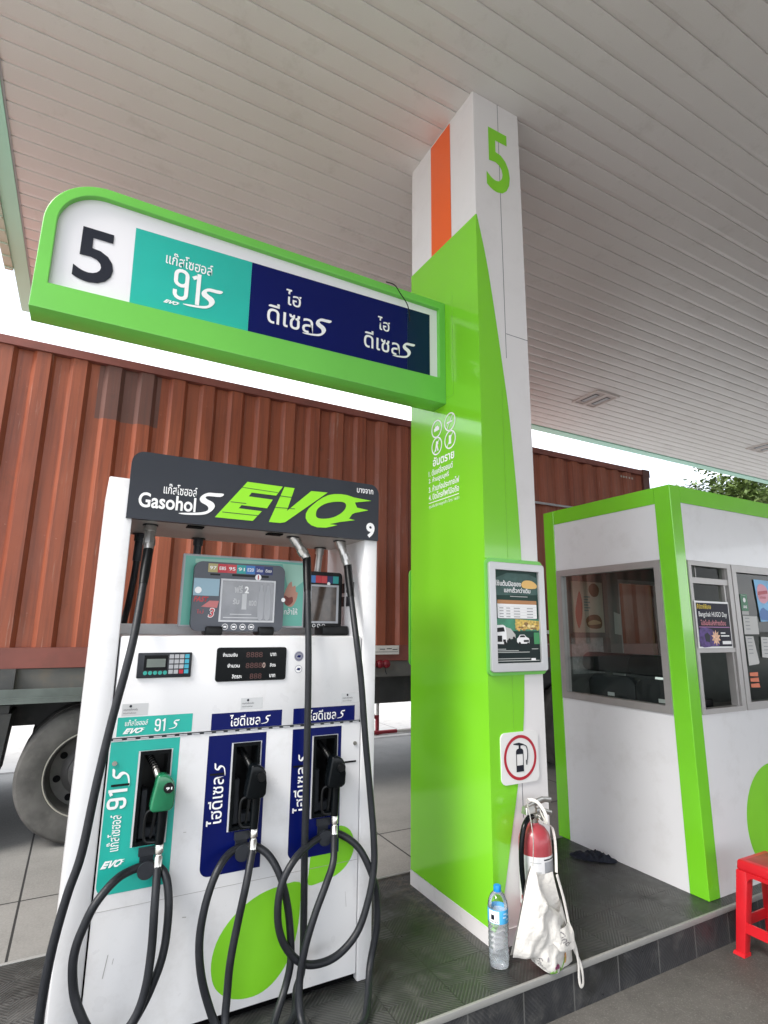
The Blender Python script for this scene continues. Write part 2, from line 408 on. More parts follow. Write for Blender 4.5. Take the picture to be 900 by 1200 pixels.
def text(name, body, u0, v0, w, h, fn, m, parent, bold=.0, off=.0015, rot=False, flipu=False, shear=0, spacing=1.0):
    """lettering stretched to the box (u0,v0,w,h); rot turns it to read upwards; flipu for walls where u runs leftwards"""
    cu = bpy.data.curves.new('t', 'FONT'); cu.body = body; cu.size = 1; cu.offset = bold; cu.shear = shear
    cu.space_character = spacing; cu.fill_mode = 'FRONT'; cu.resolution_u = 4; cu.dimensions = '2D'
    me = remesh(cu, fn, off)
    xs = [v.co.x for v in me.vertices]; ys = [v.co.y for v in me.vertices]
    x0, x1, y0, y1 = min(xs), max(xs), min(ys), max(ys)
    for v in me.vertices:
        a = (v.co.x-x0)/(x1-x0); b = (v.co.y-y0)/(y1-y0)
        if rot: a, b = 1-b, a
        v.co = fn(u0-a*w if flipu else u0+a*w, v0+b*h, off)
    me.update(); return link(name, me, m, parent)
S_RAW = [(.454, 2.068), (.426, 2.066), (.403, 2.052), (.394, 2.035), (.401, 2.021), (.422, 2.011), (.431, 2.001), (.428, 1.988), (.408, 1.979), (.377, 1.973), (.316, 1.965), (.343, 1.961), (.405, 1.967), (.432, 1.977), (.451, 1.995), (.457, 2.012), (.447, 2.027), (.424, 2.037), (.417, 2.045), (.430, 2.052), (.478, 2.054), (.490, 2.069)]
def swoosh(name, u0, v0, w, h, fn, m, parent, off=.0015, rot=False):
    us = [p[0] for p in S_RAW]; vs = [p[1] for p in S_RAW]; a0, a1, b0, b1 = min(us), max(us), min(vs), max(vs)
    pts = []
    for u, v in smooth(S_RAW, 3):
        a = (u-a0)/(a1-a0); b = (v-b0)/(b1-b0)
        if rot: a, b = 1-b, a
        pts.append((u0+a*w, v0+b*h))
    return flat(name, [pts], fn, m, parent, off)
EVO = [[(.600, 2.138), (.767, 2.137), (.737, 2.09), (.622, 2.09), (.610, 2.071), (.722, 2.069), (.697, 2.025), (.580, 2.027), (.568, 2.011), (.674, 2.009), (.635, 1.960), (.467, 1.960)],
       [(.775, 2.137), (.825, 2.137), (.792, 2.023), (.909, 2.134), (.994, 2.137), (.806, 1.985), (.786, 1.969), (.762, 1.963), (.709, 1.963)],
       [(.897, 1.980), (.886, 1.998), (.886, 2.020), (.897, 2.044), (.918, 2.066), (.942, 2.088), (.968, 2.108), (.998, 2.125), (1.030, 2.134), (1.065, 2.138), (1.100, 2.137), (1.135, 2.130)] + [(1.235, 2.124), (1.142, 2.105), (1.154, 2.080), (1.219, 2.073), (1.144, 2.052), (1.128, 2.043), (1.112, 2.019), (1.144, 2.015), (1.061, 1.997), (1.010, 1.982), (1.051, 1.981), (.990, 1.962), (.945, 1.960), (.916, 1.967)],
       smooth([(.937, 2.024), (.947, 2.053), (.986, 2.081), (1.037, 2.096), (1.082, 2.098), (1.094, 2.079), (1.075, 2.048), (1.029, 2.018), (.978, 2.005), (.945, 2.007)], 4)]
def evo(name, u0, v0, w, h, fn, m, parent, off=.0015):
    f = lambda p: (u0+(p[0]-.467)/(1.235-.467)*w, v0+(p[1]-1.96)/(2.138-1.96)*h)
    return flat(name, [[f(p) for p in s] for s in EVO], fn, m, parent, off)
def digits91(name, u0, v0, w, h, fn, m, parent, off=.003, rot=False):
    """condensed rounded 9 and 1 drawn as bands"""
    def arc(cx, cy, rx, ry, a0, a1, n=8): return [(cx+rx*math.cos(R(a0+(a1-a0)*i/n)), cy+ry*math.sin(R(a0+(a1-a0)*i/n))) for i in range(n+1)]
    T = .13; e = T/2
    loop = arc(.25, .80, .25-e, .20-e, 0, 180) + arc(.25, .60, .25-e, .20-e, 180, 360)
    tail = [(.5-e, .80), (.5-e, .20)] + arc(.25, .20, .25-e, .20-e, 0, -180)[1:] + [(e, .31)]
    one = [(.82, .0), (.82, .985)]
    b = MB()
    def band(path, closed, d, tw=T):
        k = len(path); L_ = []
        for i in range(k):
            a = path[(i-1) % k] if closed or i else path[0]; c = path[(i+1) % k] if closed or i < k-1 else path[-1]
            dx, dy = (c[0]-a[0]), (c[1]-a[1])*h/w; l = math.hypot(dx, dy) or 1
            nx, ny = -dy/l*tw/2, dx/l*tw/2*w/h
            L_.append(((path[i][0]+nx, path[i][1]+ny), (path[i][0]-nx, path[i][1]-ny)))
        for i in range(k if closed else k-1):
            P = [L_[i][0], L_[i][1], L_[(i+1) % k][1], L_[(i+1) % k][0]]
            Q = []
            for a, c in P:
                if rot: a, c = 1-c, a
                Q.append(fn(u0+a*w, v0+c*h, off+d))
            b.quad(*Q)
    if rot: w, h = h, w
    W_, H_ = w, h
    if rot: pass
    def run():
        band(loop, True, 0); band(tail, False, .0003); band(one, False, 0, T*1.05); band([(.62, .80), (.76, .88)], False, .0003, T*1.0)
    run() if not rot else None
    if rot:
        w2, h2 = w, h            # along-letter sizes
        def place(a, c): return (u0+(1-c)*h2, v0+a*w2)
        fn0 = fn
        def band2(path, closed, d, tw=T):
            k = len(path); L_ = []
            for i in range(k):
                a = path[(i-1) % k] if closed or i else path[0]; c = path[(i+1) % k] if closed or i < k-1 else path[-1]
                dx, dy = (c[0]-a[0]), (c[1]-a[1])*h2/w2; l = math.hypot(dx, dy) or 1
                nx, ny = -dy/l*tw/2, dx/l*tw/2*w2/h2
                L_.append(((path[i][0]+nx, path[i][1]+ny), (path[i][0]-nx, path[i][1]-ny)))
            for i in range(k if closed else k-1):
                b.quad(*[fn0(*place(*q), off+d) for q in (L_[i][0], L_[i][1], L_[(i+1) % k][1], L_[(i+1) % k][0])])
        band2(loop, True, 0); band2(tail, False, .0003); band2(one, False, 0, T*1.05); band2([(.62, .80), (.76, .88)], False, .0003, T)
    return b.build(name, m, parent, flip=False)
def spline(pts, k=8):
    P = [Vector(p) for p in pts]; P = [2*P[0]-P[1]] + P + [2*P[-1]-P[-2]]; o = []
    for i in range(1, len(P)-2):
        a, b, c, d = P[i-1:i+3]
        for t in range(k):
            t /= k; o.append(.5*((2*b)+(c-a)*t+(2*a-5*b+4*c-d)*t*t+(3*b-a-3*c+d)*t**3))
    o.append(P[-2]); return o

# ================================================================== SETTING
GZ = -.18
b = MB(); b.grid(lambda s, t: (-900+1800*s, -900+1800*t, GZ), 8, 8); struct(b.build('ground', CONC))
b = MB(); b.box(-1.4, 60, -2.6, 2.2, GZ-.1, GZ+.004); struct(b.build('near_lane_road', 'worn_concrete_road'))
b = MB(); b.box(-80, -1.402, -60, 90, GZ-.1, GZ+.004); b.box(-1.402, 90, 7.95, 90, GZ-.1, GZ+.004); struct(b.build('outer_bounce_yard', 'sunlit_tone_concrete'))  # sunlight put into the pale colour; unseen left sheet added to bounce light
IX0, IX1, IY0, IY1 = -3.0, 7.6, 2.105, 3.29
b = MB(); b.box(IX0, IX1, IY0+.012, IY1-.012, GZ-.06, -.0005); island = struct(b.build('pump_island', 'tile_top'))
b = MB(); b.box(IX0, IX1, IY0, IY0+.0118, GZ-.05, -.0242); b.box(IX0, IX1, IY1-.0118, IY1, GZ-.05, -.0242); struct(b.build('island_kerb', 'tile_kerb'))
b = MB(); b.box(IX0, IX1, IY0-.005, IY0+.009, -.0239, .003); b.box(IX0, IX1, IY1-.014, IY1+.005, -.0239, .003); b.bevel(.0025, 2); struct(b.build('island_edge_trim', TRIM))

# ------------------------------------------------------------------ canopy
CZ = 4.95
can = thing('canopy', 'forecourt canopy with grey slatted soffit and pale green fascia', 'canopy', (8, 0, CZ))
b = MB(); s0 = 1.301-.155*96; prof = []
y = s0
CY0, CY1, CX0, CX1 = s0, None, -.835, 24.  # unseen rear and right reach of the canopy lengthened to darken the forecourt
while y < 6.70:
    prof += [(y, .012), (y+.0032, .012), (y+.0050, .002), (y+.020, 0), (y+.120, 0), (y+.153, .006)]
    y += .155
CY1 = y
prof.append((y, .010))
va = [b.bm.verts.new((CX0, q, CZ+h)) for q, h in prof]; vb = [b.bm.verts.new((CX1, q, CZ+h)) for q, h in prof]
for i in range(len(prof)-1): b.bm.faces.new((va[i], va[i+1], vb[i+1], vb[i]))
b.build('soffit', 'soffit_metal', can, ang=8, flip=False)
b = MB(); b.box(CX0-.12, CX1+.12, CY0-.12, CY1+.17, CZ+.86, CZ+.9); b.build('roof_deck', GREYL, can)
b = MB()
b.box(CX0-.125, CX0, CY0-.13, CY1+.17, CZ-.012, CZ+.95); b.box(CX1, CX1+.13, CY0-.13, CY1+.17, CZ-.012, CZ+.95)
b.box(CX0+.0005, CX1-.0005, CY1+.004, CY1+.17, CZ-.012, CZ+.95); b.box(CX0+.0005, CX1-.0005, CY0-.13, CY0-.004, CZ-.012, CZ+.95)
b.build('fascia', G_FASC, can)
b = MB(); b.box(CX0-.20, CX0-.127, -12, 6.05, CZ-.03, CZ+.25)
for i in range(90): b.box(CX0-.195, CX0-.131, 6.04-i*.2, 6.00-i*.2, CZ-.042, CZ-.0305)
b.build('gutter', GUT, can)
b = MB()
b.box(CX0+.001, CX0+.016, s0+.05, CY1-.01, CZ-.006, CZ+.01)
b.build('edge_channel', GREYL, can)
def clight(x, y, label):
    t = thing('ceiling_light', label, 'light', (x, y, CZ), 'recessed canopy lights')
    w, d = .24, .25
    b = MB(); b.box(x-w, x+w, y-d, y-d+.035, CZ-.016, CZ+.02); b.box(x-w, x+w, y+d-.035, y+d, CZ-.016, CZ+.02)
    b.box(x-w, x-w+.035, y-d+.0351, y+d-.0351, CZ-.0158, CZ+.02); b.box(x+w-.035, x+w, y-d+.0351, y+d-.0351, CZ-.0158, CZ+.02)
    b.box(x-.03, x+.03, y-d+.0351, y+d-.0351, CZ-.0156, CZ+.02); b.build('frame', mat('light_frame', (.62, .56, .53), .45), t)
    for s in (-1, 1):
        q = MB(); q.box(x+s*.118-.086, x+s*.118+.086, y-d+.036, y+d-.036, CZ-.007, CZ+.01); lo = q.build('louvre', mat('light_louvre', (.55, .49, .46), .5), t)
        q = MB(); q.box(x+s*.118-.045, x+s*.118+.045, y-.15, y+.15, CZ-.0105, CZ-.0075)
        fr = q.build('lamp_tray', GREYD, lo)
        q = MB(); q.box(x+s*.118-.03, x+s*.118+.03, y-.13, y+.13, CZ-.014, CZ-.011); q.build('lens', GREYL, lo)
clight(6.58, 5.44, 'square recessed light in the soffit, right of the tall green column')
clight(11.2, 5.40, 'square recessed light in the soffit at the far right edge, above the tree')

# ------------------------------------------------------------------ column
CLX, CRX, CFY, CBY, CTOP = 1.895, 2.28, 2.363, 3.13, CZ+.012
col = thing('canopy_column', 'tall white column with sweeping lime green cladding, orange stripe and number 5', 'column', (2.09, 2.75, 0))
b = MB(); b.box(CLX, CRX, CFY, CBY, .0, CTOP); b.bevel(.003, 1); b.build('shaft', WCOL, col)
fF, fL = FRONT(CFY), LEFT(CLX)
# lime cladding: thin folded sheet on the left face and the swept part of the front face
sweep = [(1.9, 4.02), (1.965, 3.72), (2.015, 3.40), (2.06, 3.07), (2.10, 2.75), (2.13, 2.38), (2.147, 2.05), (2.152, 1.75), (2.148, 1.4), (2.128, 1.06), (2.10, .86), (2.058, .66), (2.02, .50), (1.975, .30), (1.93, .13), (1.9, .078)]
sw = [tuple(p) for p in [(q.x, q.y) for q in spline([(a, c, 0) for a, c in sweep], 5)]]
b = MB(); b.prism([(CLX-.004, .078)] + [(CLX-.004, 4.02)] + sw, lambda u, v, w: (u, CFY-w, v), .0005, .004); b.build('green_front_panel', G_COL, col)
b = MB(); b.prism([(CBY+.002, .082), (CFY-.0004, .076), (CFY-.0004, 4.02), (CBY+.002, 4.05)], lambda u, v, w: (CLX-w, u, v), .0005, .004); b.build('green_side_panel', G_COL, col)
flat('orange_stripe', [[(2.622, 4.03), (2.862, 4.035), (2.862, CTOP-.02), (2.622, CTOP-.02)]], fL, OR, col, .002)
b = MB(); b.box(CLX-.006, CRX+.002, CFY-.006, CFY-.0005, 0, .074); b.box(CLX-.006, CLX-.0005, CFY-.0005, CBY+.004, 0, .078); b.build('skirting', WBASE, col)
b = MB()
b.box(2.098, 2.101, CFY-.0012, CFY-.0002, 3.1, CTOP-.01); b.box(2.098, 2.101, CFY-.0012, CFY-.0002, .55, .95)
b.box(2.105, CRX, CFY-.0013, CFY-.0002, 3.262, 3.265)
b.build('panel_joint', GREY, col)
b = MB(); b.box(CLX-.0050, CLX-.0042, 2.622, 2.624, 2.92, 3.63); b.box(CLX-.0050, CLX-.0042, 2.624, 2.74, 2.919, 2.921)
b.box(2.052, 2.0545, CFY-.0048, CFY-.0042, .66, 2.95); b.build('cladding_joint', mat('joint_green', (.17, .48, .02), .4), col)
text('number_five', '5', 1.99, 4.255, .195, .48, fF, G_DECAL, col, bold=.018)
# warning block on the left face, u = y running leftwards
def noring(cy, cz, kind):
    sp = [circ(cy, cz, .060), circ(cy, cz, .051)]
    flat('warning_symbol', sp, fL, VINYL, col, .0055)
    T = lambda pts: [[(cy-a*.001, cz+c*.001) for a, c in pts]]
    if kind == 'engine': g = T([(-30, -14), (-30, 8), (-20, 8), (-14, 18), (14, 18), (20, 8), (30, 8), (30, -14)])
    elif kind == 'smoke': g = T([(-30, -6), (26, -6), (26, 4), (-30, 4)])
    elif kind == 'spark': g = T([(-22, -34), (-6, 30), (8, 34), (20, 10), (10, 6), (20, -34), (8, -34), (0, -4), (-8, -34)])
    else: g = T([(-12, -28), (-12, 28), (12, 28), (12, -28)])
    flat('warning_glyph', g, fL, VINYL, col, .0055)
    if kind != 'engine':
        c, s = math.cos(R(52)), math.sin(R(52)); e = .003
        flat('warning_slash', [[(cy+.052*c-e*s, cz-.052*s-e*c), (cy+.052*c+e*s, cz-.052*s+e*c), (cy-.052*c+e*s, cz+.052*s+e*c), (cy-.052*c-e*s, cz+.052*s-e*c)]], fL, VINYL, col, .0062)
for cy, cz, kd in ((2.812, 2.753, 'engine'), (2.665, 2.753, 'smoke'), (2.812, 2.637, 'spark'), (2.665, 2.637, 'phone')): noring(cy, cz, kd)
text('warning_heading', 'อันตราย', 2.858, 2.508, .234, .062, fL, VINYL, col, bold=.022, off=.0055, flipu=True)
for i, (s, u1) in enumerate((('1. ดับเครื่องยนต์', 2.640), ('2. ห้ามสูบบุหรี่', 2.682), ('3. ห้ามก่อประกายไฟ', 2.578), ('4. ปิดโทรศัพท์มือถือ', 2.580))):
    text('warning_line', s, 2.908, 2.452-.053*i, 2.908-u1, .044, fL, VINYL, col, bold=.018, off=.0055, flipu=True)
flat('warning_rule', [rect(2.582, 2.908, 2.274, 2.279)], fL, VINYL, col, .0055)
text('warning_footer', 'ศูนย์บริการลูกค้า โทร 1651', 2.906, 2.238, .325, .026, fL, VINYL, col, off=.0055, flipu=True)

# ------------------------------------------------------------------ overhead sign
sg = thing('overhead_sign', 'long green framed overhead sign with rounded corner, number 5 and fuel names', 'sign', (.8, 2.76, 2.88))
SY, SB = 2.703, 2.86
fS = lambda u, v, w=0: (u, SY+.028-w, v)
outer = [(CLX-.004, 2.885), (CLX-.004, 3.59), (-.09, 3.59)] + [(-.09-.262*math.sin(R(a)), 3.328+.262*math.cos(R(a))) for a in range(6, 91, 6)] + [(-.356, 2.885)]
inner = [(1.845, 3.058), (1.845, 3.538), (-.10, 3.538)] + [(-.10-.197*math.sin(R(a)), 3.341+.197*math.cos(R(a))) for a in range(6, 91, 6)] + [(-.297, 3.012), (-.25, 3.012)]
inner = [(1.845, 3.055), (1.845, 3.538), (-.10, 3.538)] + [(-.10-.197*math.sin(R(a)), 3.341+.197*math.cos(R(a))) for a in range(6, 91, 6)] + [(-.297, 3.016)]
# frame front face with window: as filled curve with hole extruded
def framed(name, outl, hole, fn, d, m, parent, bev=.004):
    cu = bpy.data.curves.new('c', 'CURVE'); cu.dimensions = '2D'; cu.fill_mode = 'BOTH'; cu.extrude = d/2; cu.bevel_depth = bev; cu.bevel_resolution = 1; cu.offset = -bev
    for sp in (outl, hole):
        q = cu.splines.new('POLY'); q.points.add(len(sp)-1); q.use_cyclic_u = True
        for i, (a, c) in enumerate(sp): q.points[i].co = (a, c, 0, 1)
    me = remesh(cu, fn, 0)
    for v in me.vertices: v.co = fn(v.co.x, v.co.y, v.co.z)
    me.update()
    for p in me.polygons: p.use_smooth = True
    me.set_sharp_from_angle(angle=R(32)); return link(name, me, m, parent)
framed('frame', outer, inner, lambda u, v, w: (u, (SY+SB)/2-w, v), SB-SY-.008, G_SIGN, sg)
b = MB(); b.prism(inner, lambda u, v, w: (u, SY+.03+w, v), 0, .03); b.build('face_panel', WSIGN, sg)
text('bay_number', '5', -.212, 3.084, .168, .285, fS, INK, sg, bold=.016)
flat('teal_field', [[(.042, 3.03), (.622, 3.041), (.622, 3.462), (.022+.012, 3.448)]], fS, TEAL, sg, .0012)
flat('navy_field', [[(.6225, 3.041), (1.62, 3.056), (1.62, 3.487), (.6225, 3.462)]], fS, NAVY, sg, .0012)
flat('dark_blue_field', [[(1.6202, 3.056), (1.787, 3.058), (1.787, 3.491), (1.6202, 3.487)]], fS, NAVYD, sg, .0012)
text('fuel_name', 'แก๊สโซฮอล์', .186, 3.302, .232, .070, fS, VINYL, sg, bold=.008, off=.003)
digits91('octane', .232, 3.116, .148, .180, fS, VINYL, sg)
swoosh('swoosh_letter', .285, 3.098, .192, .135, fS, VINYL, sg, .003)
evo('small_logo', .193, 3.083, .080, .020, fS, VINYL, sg, .003)
for du, dv, k in ((0, 0, 1), (.594, .013, .92)):
    text('fuel_name', 'ไฮ', .822+du*.985, 3.268+dv, .092*k, .098*k, fS, VINYL, sg, bold=.009, off=.003)
    text('fuel_name', 'ดีเซล', .722+du, 3.128+dv, .268*k, .125*k, fS, VINYL, sg, bold=.009, off=.003)
    swoosh('swoosh_letter', .928+du*.985, 3.118+dv, .175*k, .128*k, fS, VINYL, sg, .003)
b = MB(); b.tube(spline([(1.44, 2.69, 3.592), (1.49, 2.67, 3.575), (1.535, 2.672, 3.53), (1.59, 2.675, 3.464), (1.608, 2.68, 3.368)]), .0035, 6); b.build('loose_wire', BLACK, sg)
b = MB(); b.box(.295, .298, SY+.03, SY+.034, 3.595, 3.61); b.build('screw', INK, sg)

# ------------------------------------------------------------------ fuel dispenser
DY = 2.452
fD = FRONT(DY)
dp = thing('fuel_dispenser', 'white three bay fuel dispenser under a charcoal header with green lettering', 'fuel pump', (.66, 2.69, 0))
PX0, PX1 = .146, 1.202
for x0, x1 in ((.040, .140), (1.208, 1.278)):
    b = MB(); b.box(x0, x1, DY-.004, 2.93, .0, 2.09 if x0 < 1 else 1.935); b.bevel(.006, 2); b.build('side_post', WDISP, dp)
BAYS = ((.258, .371), (.616, .731), (.973, 1.086)); RZ0, RZ1 = .678, 1.014
b = MB()
xs = [PX0] + [v for r in BAYS for v in r] + [PX1]
b.box(PX0, PX1, DY, DY+.02, .035, RZ0); b.box(PX0, PX1, DY, DY+.02, RZ1, 1.060)
for i in range(0, 8, 2): b.box(xs[i], xs[i+1], DY, DY+.02, RZ0, RZ1)
b.build('lower_panel', WDISP, dp)
b = MB(); b.box(PX0, PX1, DY, 2.93, 1.068, 1.452); b.bevel(.006, 2); b.build('upper_panel', WDISP, dp)
b = MB(); b.box(PX0-.004, PX1+.004, DY+.10, 2.928, .03, 1.067); b.build('inner_cabinet', PIT, dp)
b = MB(); b.box(.06, 1.262, DY+.03, 2.90, 0, .034); b.build('plinth', PIT, dp)
b = MB(); b.box(PX0-.005, PX1+.004, DY+.021, DY+.03, .035, 1.067)
# hinge strip
b = MB(); b.box(PX0, PX1, DY-.0015, DY+.01, 1.0605, 1.0675)
h = b.build('hinge_strip', GREYD, dp)
b = MB()
for i in range(22): b.box(PX0+.01+i*.048, PX0+.04+i*.048, DY-.004, DY-.0016, 1.0612, 1.0668)
b.build('hinge_knuckle', GREYL, h)
b = MB(); b.box(PX0, PX1, DY-.0008, DY+.001, .478, .4795); b.build('panel_seam', mat('seam_grey', (.38, .37, .36), .5), dp)
# header
hd = thing('x', '', '', (0, 0, 0)); bpy.data.objects.remove(hd)
HY = 2.436; fH = FRONT(HY)
b = MB(); b.prism(rrect(.116, 1.277, 1.922, 2.21, .05, 6, (1, 1, 0, 0)), lambda u, v, w: (u, HY+w, v), 0, .03); hdr = b.build('header', CHAR, dp)
b = MB(); b.box(.142, 1.27, HY+.031, 2.9, 1.93, 2.18); b.build('header_box', WDISP, hdr)
b = MB(); b.box(.142, 1.27, HY+.031, 2.9, 1.923, 1.9295); b.build('header_underside', mat('underside_metal', (.46, .42, .39), .4, metal=.3, dirt=.3), hdr)
text('header_word', 'แก๊สโซฮอล์', .249, 2.040, .136, .045, fH, VINYL, hdr, bold=.006)
text('header_word', 'Gasohol', .156, 1.972, .228, .064, fH, VINYL, hdr, bold=.022)
swoosh('header_swoosh', .316, 1.958, .182, .110, fH, VINYL, hdr, .0025)
evo('header_logo', .467, 1.96, .768, .178, fH, G_LOGO, hdr, .002)
for (pts) in ([(.575, 2.108), (.745, 2.104), (.745, 2.1065), (.575, 2.1105)], [(.497, 1.985), (.662, 1.985), (.662, 1.988), (.497, 1.988)], [(.72, 2.032), (.83, 2.036), (.83, 2.039), (.72, 2.035)], [(.745, 2.09), (.86, 2.088), (.86, 2.091), (.745, 2.093)], [(.53, 2.035), (.6, 2.035), (.6, 2.038), (.53, 2.038)]):
    flat('logo_cut_line', [pts], fH, CHAR, hdr, .003)
text('header_number', '9', 1.208, 1.934, .047, .076, fH, VINYL, hdr, bold=.04)
text('header_brand', 'บางจาก', 1.152, 2.158, .092, .024, fH, VINYL, hdr, bold=.015)
for x in (.40, .76): b = MB(); b.box(x-.035, x+.035, 2.48, 2.535, 1.917, 1.9225); b.build('underside_slot', PIT, hdr)
# vents on the inner side of the right post
b = MB()
for i in range(2):
    for j in range(3): b.box(1.2045, 1.2078, 2.56+j*.12, 2.65+j*.12, 1.60+i*.07, 1.65+i*.07)
b.build('vent', GREYD, dp)
b = MB(); b.box(PX0+.02, PX1-.005, 2.89, 2.925, 1.4525, 1.50); b.build('rear_ledge', WDISP, dp)
# upper panel instruments
kp = None
b = MB(); b.box(.214, .420, DY-.010, DY-.0002, 1.288, 1.386); b.bevel(.004, 2); kp = b.build('keypad_unit', GREYD, dp)
fK = FRONT(DY-.010)
flat('keypad_screen', [rect(.248, .318, 1.330, 1.362)], fK, mat('lcd_grey', (.16, .19, .17), .2), kp, .001)
flat('keypad_screen_surround', [rect(.238, .326, 1.318, 1.376)], fK, BLKG, kp, .0005)
TK = mat('key_teal', (.03, .36, .30), .4); CK = mat('key_cyan', (.05, .36, .48), .4)
for r in range(4):
    for c in range(4):
        mm = CK if c == 3 else (SIGNR if (r == 0 and c == 2) else GREYL)
        q = MB(); q.box(.332+c*.020, .332+c*.020+.0165, DY-.0125, DY-.0101, 1.303+r*.0200, 1.303+r*.0200+.0155); q.build('key', mm, kp)
for c in range(5): flat('key', [circ(.245+c*.0185, 1.308, .0078, 16)], fK, TK, kp, .0012)
b = MB(); b.prism(rrect(.520, .826, 1.264, 1.404, .012), lambda u, v, w: (u, DY-w, v), .0002, .006); pd = b.build('price_display', BLKG, dp)
fP = FRONT(DY-.006)
DIG = mat('unlit_segment', (.09, .035, .03), .3)
for i, (a, c2) in enumerate((('จำนวนเงิน', 'บาท'), ('จำนวน', 'ลิตร'), ('ลิตรละ', 'บาท'))):
    z = 1.366-.045*i
    text('display_word', a, .545+.022*i, z, .062-.010*i, .016, fP, VINYL, pd, bold=.02)
    text('display_word', c2, .752, z, .026, .014, fP, VINYL, pd, bold=.02)
    text('display_digit', '8888'[:4-(i == 2)], .645+(.02 if i == 2 else 0), z-.004, .072-.02*(i == 2), .022, fP, DIG, pd)
text('display_digit', '0', .719, 1.317, .012, .022, fP, mat('lit_segment', (.55, .4, .35), .3), pd)
for z, mm in ((1.363, mat('sticker_grey', (.30, .30, .36), .4)), (1.307, VINYL)):
    k_ = flat('round_sticker', [circ(.887, z, .022 if z > 1.33 else .0185)], fD, mm, dp, .0006)
    flat('sticker_ring', [circ(.887, z, .017), circ(.887, z, .0155)], fD, NAVY, k_, .0012)
    flat('sticker_mark', [[(.877, z-.003), (.884, z+.005), (.897, z+.004), (.893, z-.006)]], fD, NAVY, k_, .0012)
for x in (.176, .636, 1.104):
    s_ = flat('inspection_sticker', [rect(x, x+.094, 1.148, 1.193)], fD, mat('sticker_paper', (.55, .56, .57), .4), dp, .0006)
    text('sticker_text', 'กรมการค้าภายใน', x+.006, 1.168, .05, .008, fD, INK, s_, off=.0012)
    text('sticker_text', 'สอบถามข้อมูล', x+.006, 1.155, .045, .007, fD, INK, s_, off=.0012)
    flat('sticker_emblem', [circ(x+.03, 1.184, .005, 12)], fD, INK, s_, .0012)
# fuel labels
def rot_text(name, s, u, v, w, h, parent, bold): text(name, s, u, v, w, h, fD, VINYL, parent, bold=bold, rot=True, off=.003)
def label_panel(x0, x1, z0, z1, bay, m, name):
    hole = rect(BAYS[bay][0]-.007, BAYS[bay][1]+.006, RZ0-.002, RZ1+.002)
    return flat(name, [rrect(x0, x1, z0, z1, .035, 8, (0, 0, 1, 0)), hole], fD, m, dp, .0008)
tp = label_panel(.150, .400, .530, 1.056, 0, TEAL, 'teal_fuel_panel')
digits91('panel_octane', .157, .818, .066, .078, fD, VINYL, tp, rot=True)
swoosh('panel_swoosh', .165, .893, .064, .068, fD, VINYL, tp, .003, rot=True)
rot_text('panel_word', 'แก๊สโซฮอล์', .170, .674, .042, .124, tp, .008)
evo('panel_logo', .157, .620, .082, .024, fD, VINYL, tp, .003)
for bay, x0, x1 in ((1, .513, .755), (2, .873, 1.108)):
    nv = label_panel(x0, x1, .525, 1.050, bay, NAVY, 'navy_fuel_panel')
    rot_text('panel_word', 'ไฮดีเซล', x0+.012, .708, .060, .182, nv, .009)
    swoosh('panel_swoosh', x0+.030, .892, .046, .052, fD, VINYL, nv, .003, rot=True)
tb = flat('teal_fuel_band', [rect(.165, .442, 1.074, 1.144)], fD, TEAL, dp, .0008)
text('band_word', 'แก๊สโซฮอล์', .192, 1.112, .082, .022, fD, VINYL, tb, bold=.008, off=.003)
evo('band_logo', .186, 1.083, .080, .020, fD, VINYL, tb, .003)
digits91('band_octane', .300, 1.084, .044, .048, fD, VINYL, tb)
swoosh('band_swoosh', .352, 1.090, .040, .034, fD, VINYL, tb, .003)
for x0, wd in ((.518, .302), (.872, .301)):
    nb = flat('navy_fuel_band', [rect(x0, x0+wd, 1.071, 1.137)], fD, NAVY, dp, .0008)
    text('band_word', 'ไฮดีเซล', x0+.075, 1.082, .130, .046, fD, VINYL, nb, bold=.009, off=.003)
    swoosh('band_swoosh', x0+.210, 1.084, .040, .034, fD, VINYL, nb, .003)
LEAF = smooth([(.933, .436), (.840, .437), (.760, .422), (.690, .388), (.635, .342), (.597, .285), (.582, .218), (.590, .158), (.615, .115), (.660, .082), (.715, .066), (.775, .066), (.830, .088), (.880, .135), (.915, .200), (.933, .280), (.938, .36)], 3)
flat('green_leaf_mark', [LEAF], fD, G_DECAL, dp, .0004)
flat('green_leaf_mark', [smooth([(.972, .417), (.972, .470), (.980, .540), (1.005, .592), (1.055, .620), (1.118, .628), (1.165, .600), (1.184, .548), (1.175, .500), (1.145, .460), (1.100, .433), (1.03, .418)], 3)], fD, G_DECAL, dp, .0004)
for pts in ([(.20, .262), (.203, .262), (.214, .335), (.211, .333)], [(.228, .300), (.230, .300), (.233, .318), (.231, .318)], [(.46, .40), (.475, .398), (.476, .401), (.461, .403)], [(1.15, .30), (1.152, .30), (1.146, .36), (1.145, .36)], [(.44, .70), (.452, .699), (.452, .701), (.44, .702)]):
    flat('scuff', [pts], fD, MATS['seam_grey'], dp, .0006)
for x, z in ((.169, .980), (1.176, .969)):
    b = MB(); b.lathe([(.009, -.006), (.009, -.001), (.005, .0)], (x, DY, z), 16, 'y'); b.build('lock', CHROME, dp)
for x0, x1, z in ((.165, .228, .901), (.527, .585, .901), (.88, .935, .896), (1.122, 1.184, .891)):
    flat('card_slot', [rect(x0, x1, z-.004, z+.004)], fD, BLACK, dp, .0036)
